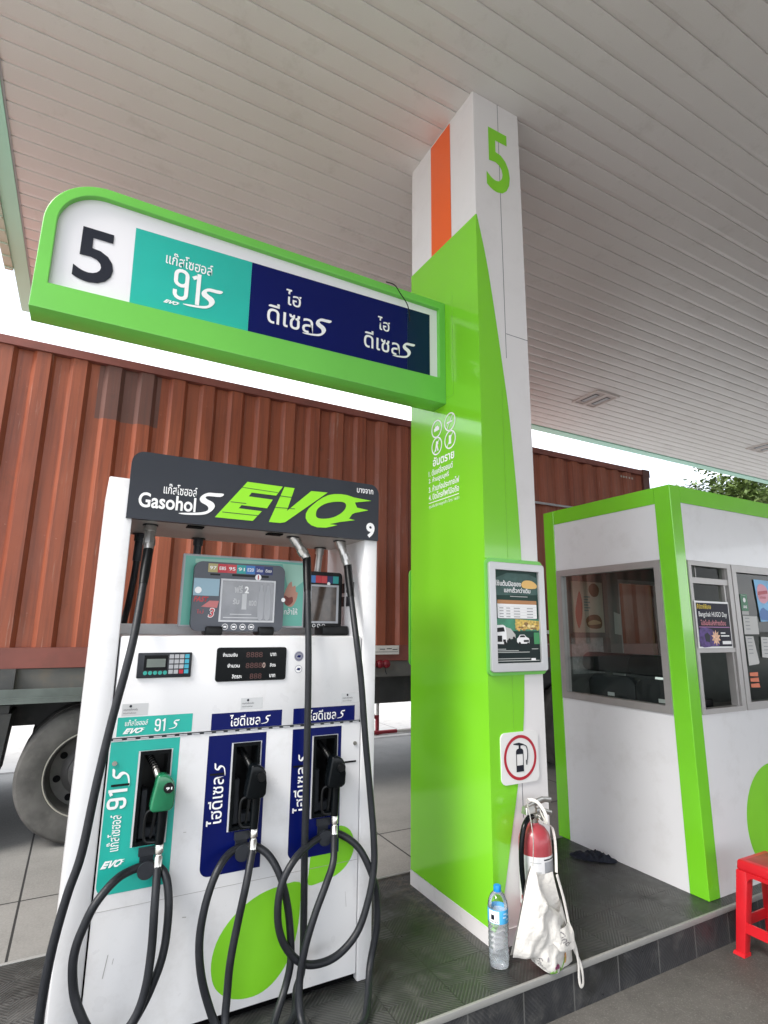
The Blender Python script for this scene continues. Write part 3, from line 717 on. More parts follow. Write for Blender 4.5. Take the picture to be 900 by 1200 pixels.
# holsters
for x0, x1 in BAYS:
    b = MB()
    b.box(x0, x1, DY+.092, DY+.099, RZ0, RZ1)                       # back
    b.box(x0-.0035, x0, DY+.0201, DY+.099, RZ0, RZ1); b.box(x1, x1+.0035, DY+.0201, DY+.099, RZ0, RZ1)
    b.box(x0, x1, DY+.0201, DY+.0915, RZ1, RZ1+.004); b.box(x0, x1, DY+.0201, DY+.0915, RZ0-.004, RZ0)
    ho = b.build('nozzle_holster', BLACK, dp)
    b = MB(); b.box(x0, x0+.012, DY-.006, DY+.0915, RZ0, RZ1); b.box(x1-.012, x1, DY-.006, DY+.0915, RZ0, RZ1)
    b.box(x0+.0121, x1-.0121, DY-.0058, DY+.0915, RZ1-.014, RZ1); b.box(x0+.0121, x1-.0121, DY-.0058, DY+.0915, RZ0, RZ0+.014)
    b.build('holster_rim', BLKG, ho)
    b = MB(); b.box(x0+.018, x0+.042, DY+.02, DY+.091, RZ0+.015, RZ0+.19); b.box(x0+.0125, x1-.0125, DY+.03, DY+.0905, RZ0+.0145, RZ0+.05); b.bevel(.004, 1); b.build('nozzle_boot', GREYD, ho)
    b = MB(); b.box(x0+.024, x0+.084, DY-.018, DY-.002, .645, .672); b.box(x0+.030, x0+.078, DY-.010, DY-.002, .61, .6445)
    b.lathe([(.020, -.042), (.0225, -.038), (.0225, -.002)], (x0+.054, DY, .606), 20, 'y'); b.lathe([(.030, -.048), (.031, -.045), (.031, -.0425)], (x0+.052, DY, .604), 24, 'y'); b.build('hose_hook', GREYD, ho)

# screens on the ledge
def screen(x0, x1, z0, z1, y, strip):
    b = MB(); b.prism(rrect(x0, x1, z0, z1, .035), lambda u, v, w: (u, y+w, v), 0, .03); s_ = b.build('payment_terminal', GREY, dp)
    return s_, FRONT(y)
b = MB(); b.box(.385, .985, 2.672, 2.690, 1.487, 1.822); b.bevel(.004, 1); pp = b.build('promo_panel', GREYL, dp)
fQ = FRONT(2.672)
MINT = mat('mint_poster', (.13, .45, .36), .3); MINTL = mat('pale_mint', (.32, .58, .47), .3); SKIN = mat('hand_tone', (.52, .27, .2), .5)
flat('promo_print', [rect(.396, .975, 1.497, 1.812)], fQ, MINT, pp, .001)
flat('promo_highlight', [[(.44, 1.78), (.86, 1.80), (.90, 1.66), (.975, 1.72), (.975, 1.80), (.70, 1.808), (.44, 1.80)]], fQ, MINTL, pp, .0016)
flat('promo_hand', [smooth([(.878, 1.66), (.895, 1.70), (.912, 1.715), (.916, 1.69), (.932, 1.695), (.936, 1.665), (.946, 1.66), (.938, 1.62), (.915, 1.59), (.885, 1.60), (.872, 1.63)], 3)], fQ, SKIN, pp, .0022)
flat('promo_hand', [smooth([(.876, 1.645), (.90, 1.635), (.918, 1.64), (.922, 1.615), (.90, 1.595), (.88, 1.605)], 3)], fQ, mat('dark_red_print', (.22, .05, .04), .5), pp, .0028)
text('promo_word', 'กล้าให้', .878, 1.552, .07, .032, fQ, VINYL, pp, bold=.015, off=.0025)
flat('promo_badge', [rrect(.918, .955, 1.752, 1.792, .006)], fQ, MINTL, pp, .003)
s1, fs = screen(.430, .856, 1.470, 1.784, 2.612, 0)
STR = [mat('tab_tan', (.42, .36, .16), .4), mat('tab_red', (.52, .03, .05), .4), mat('tab_rose', (.55, .06, .07), .4), mat('tab_teal', (.03, .34, .33), .4), mat('tab_blue', (.05, .2, .5), .4), mat('tab_navy', (.03, .05, .22), .4), mat('tab_dark', (.02, .03, .12), .4)]
tw = .0436
for i in range(7):
    flat('fuel_tab', [rect(.489+i*tw, .489+(i+1)*tw-.0006, 1.736, 1.776)], fs, STR[i], s1, .001)
    text('fuel_tab_word', ('97', 'E85', '95', '91', 'E20', 'ไฮดีเซล', 'ดีเซล')[i], .496+i*tw, 1.748, .030, .016, fs, VINYL, s1, bold=.015, off=.002)
flat('card_reader', [rect(.50, .545, 1.722, 1.730), rect(.60, .775, 1.722, 1.732)], fs, BLACK, s1, .001)
flat('warning_dot', [circ(.724, 1.722, .015, 20)], fs, VINYL, s1, .0015); flat('warning_dot_bar', [rect(.7215, .7265, 1.712, 1.733)], fs, SIGNR, s1, .0025)
b = MB(); b.prism(rect(.551, .811, 1.512, 1.709), lambda u, v, w: (u, 2.612-w, v), .0002, .003); bz = b.build('screen_bezel', mat('bezel_white', (.55, .56, .58), .35), s1)
fb = FRONT(2.609)
flat('screen_image', [rect(.559, .803, 1.520, 1.701)], fb, mat('faded_screen', (.20, .205, .22), .12, coat=.5, vary=.18, vscale=16), bz, .0006)
SI = mat('screen_print', (.48, .49, .50), .3)
text('screen_word', 'ฟรี', .615, 1.645, .038, .036, fb, SI, bz, bold=.03, off=.0014); text('screen_word', '2', .662, 1.645, .02, .032, fb, VINYL, bz, bold=.04, off=.0014)
text('screen_word', '1', .652, 1.570, .022, .072, fb, SI, bz, bold=.0, off=.0014)
text('screen_word', 'รับ', .610, 1.593, .03, .028, fb, SI, bz, bold=.03, off=.0014); text('screen_word', 'ขวด', .686, 1.588, .035, .024, fb, SI, bz, bold=.03, off=.0014)
flat('screen_rule', [rect(.60, .70, 1.545, 1.549), rect(.57, .73, 1.530, 1.534)], fb, SI, bz, .0014)
for x in (.742, .775): flat('screen_bottle', [smooth([(x-.012, 1.53), (x-.013, 1.63), (x-.006, 1.668), (x-.005, 1.685), (x+.005, 1.685), (x+.006, 1.668), (x+.013, 1.63), (x+.012, 1.53)], 2)], fb, mat('screen_bottle_grey', (.33, .34, .36), .3), bz, .0014)
flat('blue_sticker', [rect(.431, .545, 1.628, 1.706)], fs, mat('sticker_blue', (.28, .42, .50), .4), s1, .001)
flat('sticker_face', [circ(.452, 1.652, .015, 20)], fs, VINYL, s1, .002)
text('sticker_title', 'FAST', .435, 1.600, .065, .024, fs, mat('print_red', (.5, .05, .06), .4), s1, bold=.03, off=.001, shear=.25)
flat('sticker_red_bar', [[(.47, 1.578), (.54, 1.574), (.548, 1.606), (.505, 1.606)]], fs, mat('print_pink', (.5, .16, .16), .4), s1, .0015)
text('sticker_word', 'ไม่', .452, 1.548, .03, .018, fs, MATS['print_red'], s1, off=.001); text('sticker_number', '3', .502, 1.530, .03, .044, fs, VINYL, s1, bold=.05, off=.0012, shear=.2)
text('sticker_number', '3', .505, 1.533, .024, .038, fs, MATS['print_red'], s1, bold=.02, off=.002, shear=.2)
for i in range(4):
    flat('warning_icon', [circ(.582+i*.0405, 1.490, .014, 20), circ(.582+i*.0405, 1.490, .0115, 20), rect(.575+i*.0405, .589+i*.0405, 1.486, 1.494)], fs, VINYL, s1, .0012)
flat('screen_button', [circ(.853, 1.62, .010, 16)], fs, VINYL, s1, .001)
for x in (.495, .735): q = MB(); q.box(x, x+.075, 2.59, 2.70, 1.4525, 1.492); q.bevel(.008, 2); q.build('terminal_foot', BLACK, dp)
b = MB(); b.prism(rrect(.985, 1.185, 1.488, 1.772, .022), lambda u, v, w: (u, 2.66+w, v), 0, .05); s2 = b.build('payment_terminal', BLACK, dp)
f2 = FRONT(2.66)
for i in range(5): flat('fuel_tab', [rect(1.004+i*.032, 1.004+(i+1)*.032-.0008, 1.715, 1.752)], f2, (STR[4], STR[1], STR[2], STR[6], STR[3])[i], s2, .001)
b = MB(); b.prism(rect(1.006, 1.165, 1.512, 1.706), lambda u, v, w: (u, 2.66-w, v), .0002, .004); bz2 = b.build('screen_bezel', GREYL, s2)
flat('screen_image', [rect(1.014, 1.152, 1.522, 1.696)], FRONT(2.656), mat('brown_film_screen', (.055, .038, .028), .15, coat=.5, vary=.4, vscale=24), bz2, .0006)
flat('warning_dot', [circ(1.108, 1.712, .009, 16)], f2, VINYL, s2, .002)
for i in range(4): flat('warning_icon', [circ(1.008+i*.026, 1.500, .009, 16), circ(1.008+i*.026, 1.500, .006, 16)], f2, VINYL, s2, .0012)
b = MB(); b.box(1.06, 1.20, 2.60, 2.72, 1.4525, 1.500); b.bevel(.008, 2); b.build('terminal_foot', BLACK, dp)

# ------------------------------------------------------------------ nozzles with their hoses
GNOZ = mat('green_nozzle_cover', (.012, .17, .075), .22, coat=.5, vary=.08, vscale=30)
def Ynear(z): return 2.36 if z < 1.40 else 2.36 + (2.545-2.36)*min(1, (z-1.40)/.45)**1.0
def to3(p):
    if len(p) > 3: return (p[0], p[2], p[1])            # already a point of the place
    """(x,z[,y]) drawn at y=2.36 moved along depth keeping its bearing from the pavement viewpoint"""
    x, z = p[0], p[1]; y = p[2] if len(p) > 2 else Ynear(z); k = y/2.36
    return (x*k, y, 1.5+(z-1.5)*k)
def nozzle(bx, dx, cover, label, hose, conn):
    cx = bx
    t = thing('fuel_nozzle', label, 'fuel nozzle', (cx+.03, DY-.02, .60), 'fuel nozzles hanging in the dispenser')
    nm = GNOZ if cover else BLKG; Y = DY-.046
    b = MB(); pts = [(cx-.020, DY+.070, .990), (cx-.012, DY+.050, .975), (cx, DY+.020, .955), (cx+.010, DY-.015, .930), (cx+.022, DY-.036, .90)]
    b.tube(spline(pts, 6), .0115, 14); sp_ = b.build('spout', BLACK if not cover else STEEL, t)
    b = MB(); P = spline(pts, 10)
    for i in range(1, 26, 3): b.tube([P[i], P[i]+(P[i+1]-P[i]).normalized()*.004], .0142, 14)
    b.build('spout_spring', BLACK, sp_)
    prof = [(cx+.006, .936), (cx+.032, .938), (cx+.056, .924), (cx+.067, .905), (cx+.073, .862), (cx+.071, .820), (cx+.058, .807), (cx+.0, .807), (cx-.013, .816), (cx-.010, .845), (cx+.0, .900)]
    b = MB(); b.prism(prof, lambda u, v, w: (u, Y-w, v), -.026, .030); b.bevel(.012, 3); bd = b.build('body', nm, t, ang=60)
    b = MB(); b.lathe([(.017, -.010), (.019, -.004), (.019, .004)], (cx+.047, Y-.030, .890), 20, 'y'); b.build('cap', BLACK, bd)
    if cover: text('cap_word', '91', cx+.036, .885, .022, .010, FRONT(Y-.040), VINYL, bd, bold=.03, off=.0008)
    hx = cx+.033
    b = MB(); b.tube([(hx+.003, Y, .815), (hx+.003, Y, .78), (hx+.001, Y, .72), (hx, Y, .690)], [.021, .019, .018, .017], 16); b.build('handle', BLKG, t)
    b = MB(); b.tube(spline([(hx-.012, Y, .812), (hx-.050, Y+.012, .800), (hx-.056, Y+.012, .74), (hx-.048, Y+.010, .702), (hx-.010, Y, .696)], 6), .0055, 8); b.build('lever_guard', BLACK, t)
    b = MB(); b.hexa([(hx-.036, Y-.006, .715), (hx-.030, Y-.006, .715), (hx-.030, Y+.006, .715), (hx-.036, Y+.006, .715), (hx-.028, Y-.006, .808), (hx-.018, Y-.006, .808), (hx-.018, Y+.006, .808), (hx-.028, Y+.006, .808)]); b.build('lever', BLACK, t)
    b = MB(); b.lathe([(.013, .088), (.0165, .084), (.0165, .055), (.012, .052), (.012, .044), (.0155, .041), (.0155, .004), (.0175, .0), (.0175, -.006)], (hx+.002, Y, .605), 8); b.build('swivel', CHROME, t, ang=50)
    P = spline([(hx+.002, Y, .612)] + [to3(p) for p in hose], 6)
    b = MB(); b.tube(P, .0148, 14); b.build('hose', RUB, t)
    c = Vector(conn); e = P[-1]
    b = MB(); b.tube([c, c+(e-c)*.32], [.027, .026], 14); b.tube([c+(e-c)*.30, c+(e-c)*1.02], [.0225, .021], 14); b.tube([c+(e-c)*.58, c+(e-c)*.82], .025, 8); b.build('hose_fitting', STEEL, t)
    b = MB(); b.lathe([(.032, -.004), (.032, .0)], tuple(c), 20); b.build('fitting_flange', GREYD, t)
    b = MB(); q = e-Vector((0, 0, .10)); b.tube([P[-1], P[-5], P[-9], P[-11]], [.0205, .020, .0195, .0165], 14); b.build('hose_sleeve', BLACK, t)
nozzle(.314, 0, True, 'green covered nozzle in the teal bay with its looped black hose',
    [(.344, .50, 2.355), (.346, .366, 2.345), (.338, .25, 2.34), (.315, .170, 2.34), (.27, .118, 2.34), (.22, .118, 2.34), (.175, .155, 2.345), (.140, .215, 2.35), (.112, .285), (.099, .366), (.102, .422), (.117, .475), (.147, .544), (.2, .605, 2.385), (.247, .630, 2.42), (.31, .640, 2.432), (.345, .628, 2.425), (.376, .586, 2.395), (.392, .50, 2.37), (.393, .40, 2.365), (.385, .33, 2.36), (.367, .27, 2.36), (.334, .195, 2.36), (.285, .125, 2.36), (.22, .07, 2.36), (.13, .045, 2.35), (.055, .075, 2.345), (.022, .17), (.020, .29), (.032, .44), (.058, .59), (.088, .714), (.111, .932), (.139, 1.147), (.166, 1.313), (.185, 1.45), (.196, 1.60), (.203, 1.74), (.206, 1.79)],
    (.222, 2.56, 1.921))
nozzle(.673, .0, False, 'black nozzle in the middle navy bay with its looped black hose',
    [(.676, .508, 2.355), (.651, .376), (.632, .256), (.627, .147), (.622, .06, 2.34, 1), (.63, .018, 2.26, 1), (.70, .0165, 2.21, 1), (.76, .018, 2.24, 1), (.80, .045, 2.31, 1), (.852, .11), (.871, .19), (.868, .279), (.848, .404), (.813, .513), (.762, .596, 2.395), (.705, .638, 2.425), (.66, .642, 2.432), (.607, .632, 2.415), (.562, .578, 2.375), (.527, .478), (.512, .359), (.525, .245), (.560, .135), (.60, .055, 2.345, 1), (.66, .018, 2.29, 1), (.78, .0165, 2.27, 1), (.88, .022, 2.33, 1), (.915, .07, 2.40, 1), (.922, .17, 2.40), (.920, .361, 2.41), (.914, .572, 2.40), (.909, .903, 2.385), (.902, 1.254, 2.385), (.895, 1.44, 2.40), (.885, 1.60), (.876, 1.74), (.872, 1.80)],
    (.868, 2.55, 1.921))
nozzle(1.030, .02, False, 'black nozzle in the right navy bay beside the post, its hose in a round coil',
    [(1.044, .528, 2.335), (1.015, .449, 2.325), (.969, .345, 2.315), (.931, .233, 2.315), (.912, .112, 2.32), (.895, .045, 2.29, 1), (.91, .0165, 2.22, 1), (1.0, .0165, 2.17, 1), (1.10, .0165, 2.18, 1), (1.165, .03, 2.26, 1), (1.225, .10, 2.36), (1.256, .246, 2.37), (1.250, .377, 2.375), (1.215, .473), (1.161, .561, 2.385), (1.085, .620, 2.42), (1.02, .638, 2.432), (.941, .613, 2.40), (.87, .562, 2.35), (.82, .478, 2.34), (.81, .37, 2.34), (.836, .276, 2.34), (.898, .198, 2.34), (.971, .165, 2.34), (1.07, .172, 2.34), (1.159, .234, 2.34), (1.21, .34, 2.34), (1.238, .47, 2.345), (1.234, .60, 2.35), (1.218, .74), (1.186, .999), (1.160, 1.246), (1.135, 1.41), (1.107, 1.58), (1.085, 1.72), (1.076, 1.78)],
    (1.112, 2.545, 1.921))
# rear hoses hanging from the far side of the header
def rear_hose(pts, label, metal):
    t = thing('rear_hose', label, 'hose', (pts[0][0], 2.84, 1.2), 'hoses on the far side of the dispenser')
    P = spline(pts, 6); b = MB(); b.tube(P, .0148, 12); b.build('hose', RUB, t)
    c = Vector(pts[0]); d = (P[4]-c).normalized()
    b = MB(); b.tube([c, c+d*.035], .024, 12); b.tube([c+d*.03, c+d*.13], .019, 12); b.build('hose_fitting', STEEL if metal else GREYD, t)
    b = MB(); b.lathe([(.034, -.004), (.034, .0)], tuple(c), 18); b.build('fitting_flange', GREYD, t)
rear_hose([(.205, 2.85, 1.921), (.200, 2.86, 1.75), (.190, 2.90, 1.60), (.178, 2.96, 1.44), (.17, 2.98, .9), (.17, 2.98, .2)], 'rear hose at the left, behind the long front hose of the teal bay', False)
rear_hose([(.475, 2.85, 1.921), (.475, 2.87, 1.75), (.478, 2.95, 1.5), (.48, 2.98, .9), (.48, 2.98, .2)], 'rear hose with a dark fitting above the left end of the mint promo panel', False)
rear_hose([(1.125, 2.84, 1.921), (1.115, 2.85, 1.80), (1.08, 2.88, 1.65), (1.03, 2.96, 1.48), (1.0, 2.98, .9), (1.0, 2.98, .2)], 'rear hose with a silver fitting above the small black payment screen', True)

# ------------------------------------------------------------------ poster frames on the column
def poster_frame(y, face, label):
    """face -1: on the front of the column; +1: on its back"""
    t = thing('poster_frame', label, 'poster frame', (2.09, y, 1.28), 'snap poster frames on the column')
    x0, x1, z0, z1 = 1.895, 2.288, 1.272, 1.850
    fn = lambda u, v, w: (u, y+face*w, v)
    b = MB(); b.prism(rrect(x0-.012, x1+.004, z0-.018, z1+.022, .03), fn, .0045, .018); b.build('backing_box', G_SIGN, t)
    cu = framed('frame', rrect(x0, x1, z0, z1, .016), rect(x0+.042, x1-.042, z0+.045, z1-.042), lambda u, v, w: (u, y+face*(.027+w), v), .012, mat('silver_frame', (.56, .56, .57), .35, metal=.5, vary=.03), t, .003)
    return t, (lambda u, v, w=0: (u, y+face*(.0195+w), v)), (x0+.040, x1-.040, z0+.043, z1-.040)
t, fn, (x0, x1, z0, z1) = poster_frame(CFY, -1, 'silver poster frame with dark green vehicle poster on the column front')
w_, h_ = x1-x0, z1-z0
U = lambda a: x0+a*w_; V = lambda c: z0+c*h_
DG = mat('poster_green', (.008, .04, .03), .3, spec=.2); 
po = flat('poster', [rect(x0, x1, z0, z1)], fn, DG, t, .0)
def pl(name, pts, m, w=.0006): return flat(name, [[(U(a), V(c)) for a, c in pts]], fn, m, po, w)
pl('poster_print', [(0, .72), (1, .74), (1, .93), (.8, .97), (.3, .97), (0, .9)], mat('poster_grey_green', (.045, .10, .088), .3, spec=.25, vary=.3, vscale=20))
pl('poster_print', [(0, .34), (1, .34), (1, .47), (0, .47)], mat('poster_mid_green', (.03, .22, .12), .3, vary=.3, vscale=18))
pl('poster_print', [(.45, .36), (1, .36), (1, .45), (.45, .47)], mat('poster_gold', (.55, .38, .07), .3, vary=.5, vscale=60), .001)
pl('poster_print', [(0, 0), (1, 0), (1, .3), (.5, .24), (0, .26)], mat('poster_night', (.006, .016, .016), .3, spec=.2), .001)
text('poster_headline', 'ใช้แต้มมือของ', U(.03), V(.825), .58*w_, .062*h_, fn, VINYL, po, bold=.02, off=.002)
text('poster_headline', 'แลกเร็วกว่าเดิม', U(.22), V(.755), .60*w_, .058*h_, fn, VINYL, po, bold=.02, off=.002)
flat('poster_ticket', [smooth([(U(.62), V(.86)), (U(.70), V(.895)), (U(.86), V(.895)), (U(.98), V(.85)), (U(.93), V(.81)), (U(.66), V(.812))], 3)], fn, mat('poster_ticket_gold', (.75, .45, .12), .3), po, .002)
flat('poster_table', [rrect(U(.06), U(.95), V(.475), V(.665), .006)], fn, VINYL, po, .002)
flat('poster_table_head', [rect(U(.06), U(.95), V(.63), V(.672))], fn, mat('table_brown', (.42, .18, .05), .3), po, .0025)
b_ = mat('table_ink', (.25, .25, .26), .4)
for r in range(4):
    flat('table_rule', [rect(U(.07), U(.94), V(.508+.031*r), V(.509+.031*r))], fn, b_, po, .0028)
    for c in (.10, .25, .42, .72): flat('table_cell', [rect(U(c), U(c+.09+.05*(c > .4)), V(.488+.031*r), V(.496+.031*r))], fn, b_, po, .0028)
def UV(pts): return [(U(a), V(c)) for a, c in pts]
flat('poster_truck', [UV([(.20, .385), (.34, .365), (.44, .30), (.44, .265), (.20, .235)])], fn, mat('poster_trailer_grey', (.5, .5, .48), .4), po, .0016)
flat('poster_truck', [UV([(.0, .205), (.0, .385), (.02, .40), (.17, .405), (.22, .39), (.24, .33), (.245, .215), (.22, .20)])], fn, VINYL, po, .002)
flat('poster_truck_glass', [UV([(.01, .325), (.015, .37), (.18, .38), (.205, .335)]), UV([(.04, .225), (.04, .29), (.14, .29), (.14, .225)]), UV([(.16, .225), (.16, .25), (.22, .25), (.22, .23)])], fn, BLACK, po, .003)
flat('poster_wheel', [circ(U(.205), V(.212), .010, 14), circ(U(.30), V(.245), .009, 14), circ(U(.40), V(.265), .008, 14)], fn, BLACK, po, .0034)
flat('poster_car', [UV([(.47, .225), (.47, .258), (.50, .272), (.54, .30), (.64, .302), (.69, .275), (.745, .262), (.755, .225), (.74, .205), (.50, .205)])], fn, VINYL, po, .002)
flat('poster_car_glass', [UV([(.525, .274), (.552, .293), (.632, .295), (.665, .274)]), UV([(.62, .222), (.62, .244), (.735, .246), (.738, .224)])], fn, BLACK, po, .003)
flat('poster_wheel', [circ(U(.525), V(.206), .009, 14), circ(U(.715), V(.204), .007, 14)], fn, BLACK, po, .0034)
flat('poster_can', [rrect(U(.86), U(.99), V(.20), V(.325), .004)], fn, mat('poster_can_green', (.03, .25, .08), .3), po, .002)
for i in range(26):
    a, c = random.uniform(.45, .97), random.uniform(.345, .43)
    flat('poster_coin', [circ(U(a), V(c), random.uniform(.006, .016), 12, random.uniform(.004, .010))], fn, random.choice([MATS['poster_ticket_gold'], MATS['poster_gold'], mat('coin_light', (.85, .68, .3), .3), mat('coin_dark', (.25, .13, .03), .3)]), po, .0012+.0001*i)
for (a, a2, c) in ((.02, .22, .145), (.02, .50, .128), (.02, .75, .112), (.02, .76, .045), (.02, .97, .022), (.35, .75, .71), (.80, .95, .145)): flat('poster_small_print', [rect(U(a), U(a2), V(c), V(c+.007))], fn, mat('small_print', (.5, .52, .5), .4), po, .002)
flat('poster_badge', [rect(U(.78), U(.88), V(.025), V(.05))], fn, VINYL, po, .0025)
t, fn, bx = poster_frame(CBY, 1, 'green backed poster frame on the far side of the column, seen edge on')
flat('poster', [rect(*bx)], fn, DG, t, .0)

# ------------------------------------------------------------------ extinguisher sign
es = thing('extinguisher_sign', 'white square sign with red ring and black fire extinguisher symbol', 'sign', (2.08, CFY, .72))
fE = FRONT(CFY-.010)
b = MB(); b.prism(rrect(1.958, 2.212, .716, .966, .03), lambda u, v, w: (u, CFY-w, v), .0045, .010); b.build('plate', mat('sign_plate_white', (.74, .73, .72), .35, dirt=.1), es)
flat('red_ring', [circ(2.085, .841, .110, 56), circ(2.085, .841, .095, 56)], fE, SIGNR, es, .0015)
flat('symbol_body', [rrect(2.056, 2.106, .772, .884, .016, 6, (1, 1, 0, 0)), rect(2.0605, 2.1015, .803, .857)], fE, INK, es, .0015)
flat('symbol_handle', [[(2.075, .884), (2.075, .900), (2.040, .906), (2.040, .911), (2.078, .914), (2.110, .905), (2.110, .900), (2.088, .898), (2.088, .884)]], fE, INK, es, .0015)
b = MB(); b.tube(spline([(2.105, CFY-.0125, .903), (2.128, CFY-.0125, .89), (2.134, CFY-.0125, .85), (2.126, CFY-.0125, .815)]), .0022, 6); b.build('symbol_hose', INK, es)
flat('symbol_nozzle', [[(2.122, .802), (2.130, .802), (2.132, .825), (2.122, .825)]], fE, INK, es, .0015)

# ------------------------------------------------------------------ fire extinguisher
ex = thing('fire_extinguisher', 'red fire extinguisher with black hose standing against the column base', 'extinguisher', (2.085, 2.268, 0))
EX, EY = 2.085, 2.270
b = MB(); b.lathe([(.074, .0), (.080, .006), (.080, .455), (.078, .485), (.068, .515), (.050, .538), (.026, .550), (.022, .558)], (EX, EY, 0), 40); b.build('cylinder', REDX, ex)
b = MB(); b.lathe([(.0806, .20), (.0808, .202), (.0808, .425), (.0806, .427)], (EX, EY, 0), 48, cap=False); lb = b.build('label_wrap', mat('label_white', (.66, .66, .67), .4), ex)
def cyl(a, z, w=0): return (EX+(.0812+w)*math.sin(a), EY-(.0812+w)*math.cos(a), z)
def patch(name, a0, a1, z0, z1, m, w=.0004):
    b = MB(); b.grid(lambda s, q: cyl(R(a0+(a1-a0)*s), z0+(z1-z0)*q, w), 10, 1); return b.build(name, m, lb, flip=False)
patch('label_print', -12, 62, .345, .405, mat('label_grey', (.30, .31, .33), .4)); patch('label_print', -14, 62, .412, .418, INK); patch('label_print', -12, 60, .330, .335, INK)
patch('label_symbol_bar', -8, 60, .285, .320, INK)
for a in (2, 24, 46):
    b = MB(); b.grid(lambda s, q: cyl(R(a)+.16*q*math.cos(6.283*s), .3025+.013*q*math.sin(6.283*s), .0009), 16, 1); b.build('label_symbol', VINYL, lb, flip=False)
for i in range(4): patch('label_text', -60, -24, .40-.04*i, .404-.04*i, mat('label_text_grey', (.4, .42, .42), .4))
b = MB(); b.lathe([(.020, .556), (.020, .575), (.024, .578), (.024, .60), (.016, .604), (.016, .625)], (EX, EY, 0), 20); b.build('valve', CHROME, ex)
b = MB(); b.lathe([(.014, -.048), (.016, -.046), (.016, -.02)], (EX+.01, EY, .588), 16, 'y'); b.build('pressure_gauge', STEEL, ex)
b = MB()
b.hexa([(EX-.065, EY-.02, .600), (EX-.01, EY-.024, .606), (EX-.01, EY+.024, .606), (EX-.065, EY+.02, .600), (EX-.060, EY-.016, .632), (EX-.01, EY-.02, .642), (EX-.01, EY+.02, .642), (EX-.060, EY+.016, .632)])
b.tube(spline([(EX-.03, EY, .628), (EX+.02, EY, .645), (EX+.07, EY, .652), (EX+.115, EY-.005, .645)]), [.018]*8+[.017]*8+[.014]*9, 10, flat=.35)
b.bevel(.002, 1); b.build('upper_lever', STEEL, ex)
b = MB(); b.tube(spline([(EX-.005, EY, .600), (EX+.05, EY, .603), (EX+.115, EY-.004, .585)]), [.016]*8+[.012]*9, 10, flat=.35); b.build('carry_handle', STEEL, ex)
b = MB(); b.tube(spline([(EX-.018, EY-.01, .588), (EX-.062, EY-.022, .584), (EX-.098, EY-.03, .545), (EX-.118, EY-.034, .46), (EX-.118, EY-.034, .36), (EX-.105, EY-.034, .26), (EX-.098, EY-.032, .20)]), .0125, 12); b.build('hose', BLKG, ex)
b = MB(); b.tube([(EX-.100, EY-.032, .22), (EX-.096, EY-.032, .10)], [.016, .02], 12); b.build('discharge_horn', BLACK, ex)
b = MB(); b.box(EX-.110, EY and EX-.078, EY-.05, EY-.015, .245, .262); b.build('hose_clip', REDX, ex)

# ------------------------------------------------------------------ tote bag
bg_ = thing('tote_bag', 'white cotton tote bag with floral print hanging from the extinguisher handle', 'bag', (2.03, 2.14, 0))
def tow(P): return [tuple(Vector((0, 0, 1.5)) + (Vector(p)-Vector((0, 0, 1.5)))*(1-.026*min(1, max(0, p[2]/.28)))) for p in P]
def fold(x, z): return .0075*math.sin((x-.35*z)*40+.6)+.0045*math.sin((x+.55*z)*70+1+1.5*math.sin(z*20))+.0045*math.sin(x*30+z*52)+.0022*math.sin(x*130-z*60)
Lft = [(2.013, 2.222, .388), (1.975, 2.205, .356), (1.928, 2.185, .286), (1.88, 2.165, .213), (1.838, 2.150, .149), (1.812, 2.140, .092)]
Rgt = [(2.013, 2.222, .388), (2.026, 2.198, .305), (2.073, 2.178, .232), (2.138, 2.165, .172), (2.160, 2.140, .085), (2.150, 2.126, .006)]
def lerp_path(P, t):
    S = spline(P, 6); k = t*(len(S)-1); i = min(int(k), len(S)-2); return S[i].lerp(S[i+1], k-i)
BOT = [(1.812, 2.140, .092), (1.86, 2.146, .082), (1.912, 2.140, .076), (1.932, 2.130, .046), (1.973, 2.118, .016), (2.046, 2.112, .003), (2.150, 2.126, .006)]
Lft, Rgt = tow(Lft), tow(Rgt)
def front(s, t):
    # s across, t down
    a = lerp_path(Lft, t); c = lerp_path(Rgt, t); p = a.lerp(c, s)
    bt = lerp_path(BOT, s); k = max(0, (t-.55)/.45); k = k*k*(3-2*k)
    p = p.lerp(bt, k)
    e = 4*s*(1-s); p.y -= e*(.020+.045*math.sin(math.pi*min(1, t*1.05))**.8*(.5+.5*t)) ; p.y += e*fold(p.x, p.z)*1.15*min(1, t*2.5)
    if p.z < .004: p.z = .004
    return p
b = MB(); b.grid(front, 40, 40); fr = b.build('front_panel', CLOTH, bg_, ang=180, flip=False)
Rb = [(2.160, 2.228, .335), (2.168, 2.215, .266), (2.176, 2.192, .172), (2.170, 2.166, .07), (2.158, 2.150, .006)]
Rb = tow(Rb)
def back(s, t):
    a = lerp_path(Lft, t); c = lerp_path(Rb, t); p = a.lerp(c, s)
    p.z = max(.006, p.z-(.026*math.sin(math.pi*s))*(1-t)); p.y += .008+.016*math.sin(math.pi*s) + .5*fold(p.x, p.z)*math.sin(math.pi*s)
    bt = lerp_path(BOT, s)+Vector((0, .02, 0)); k = max(0, (t-.6)/.4); p = p.lerp(bt, k*k)
    p.y = min(p.y, 2.186); return p
b = MB(); b.grid(back, 30, 30); b.build('back_panel', CLOTH, bg_, ang=180, flip=False)
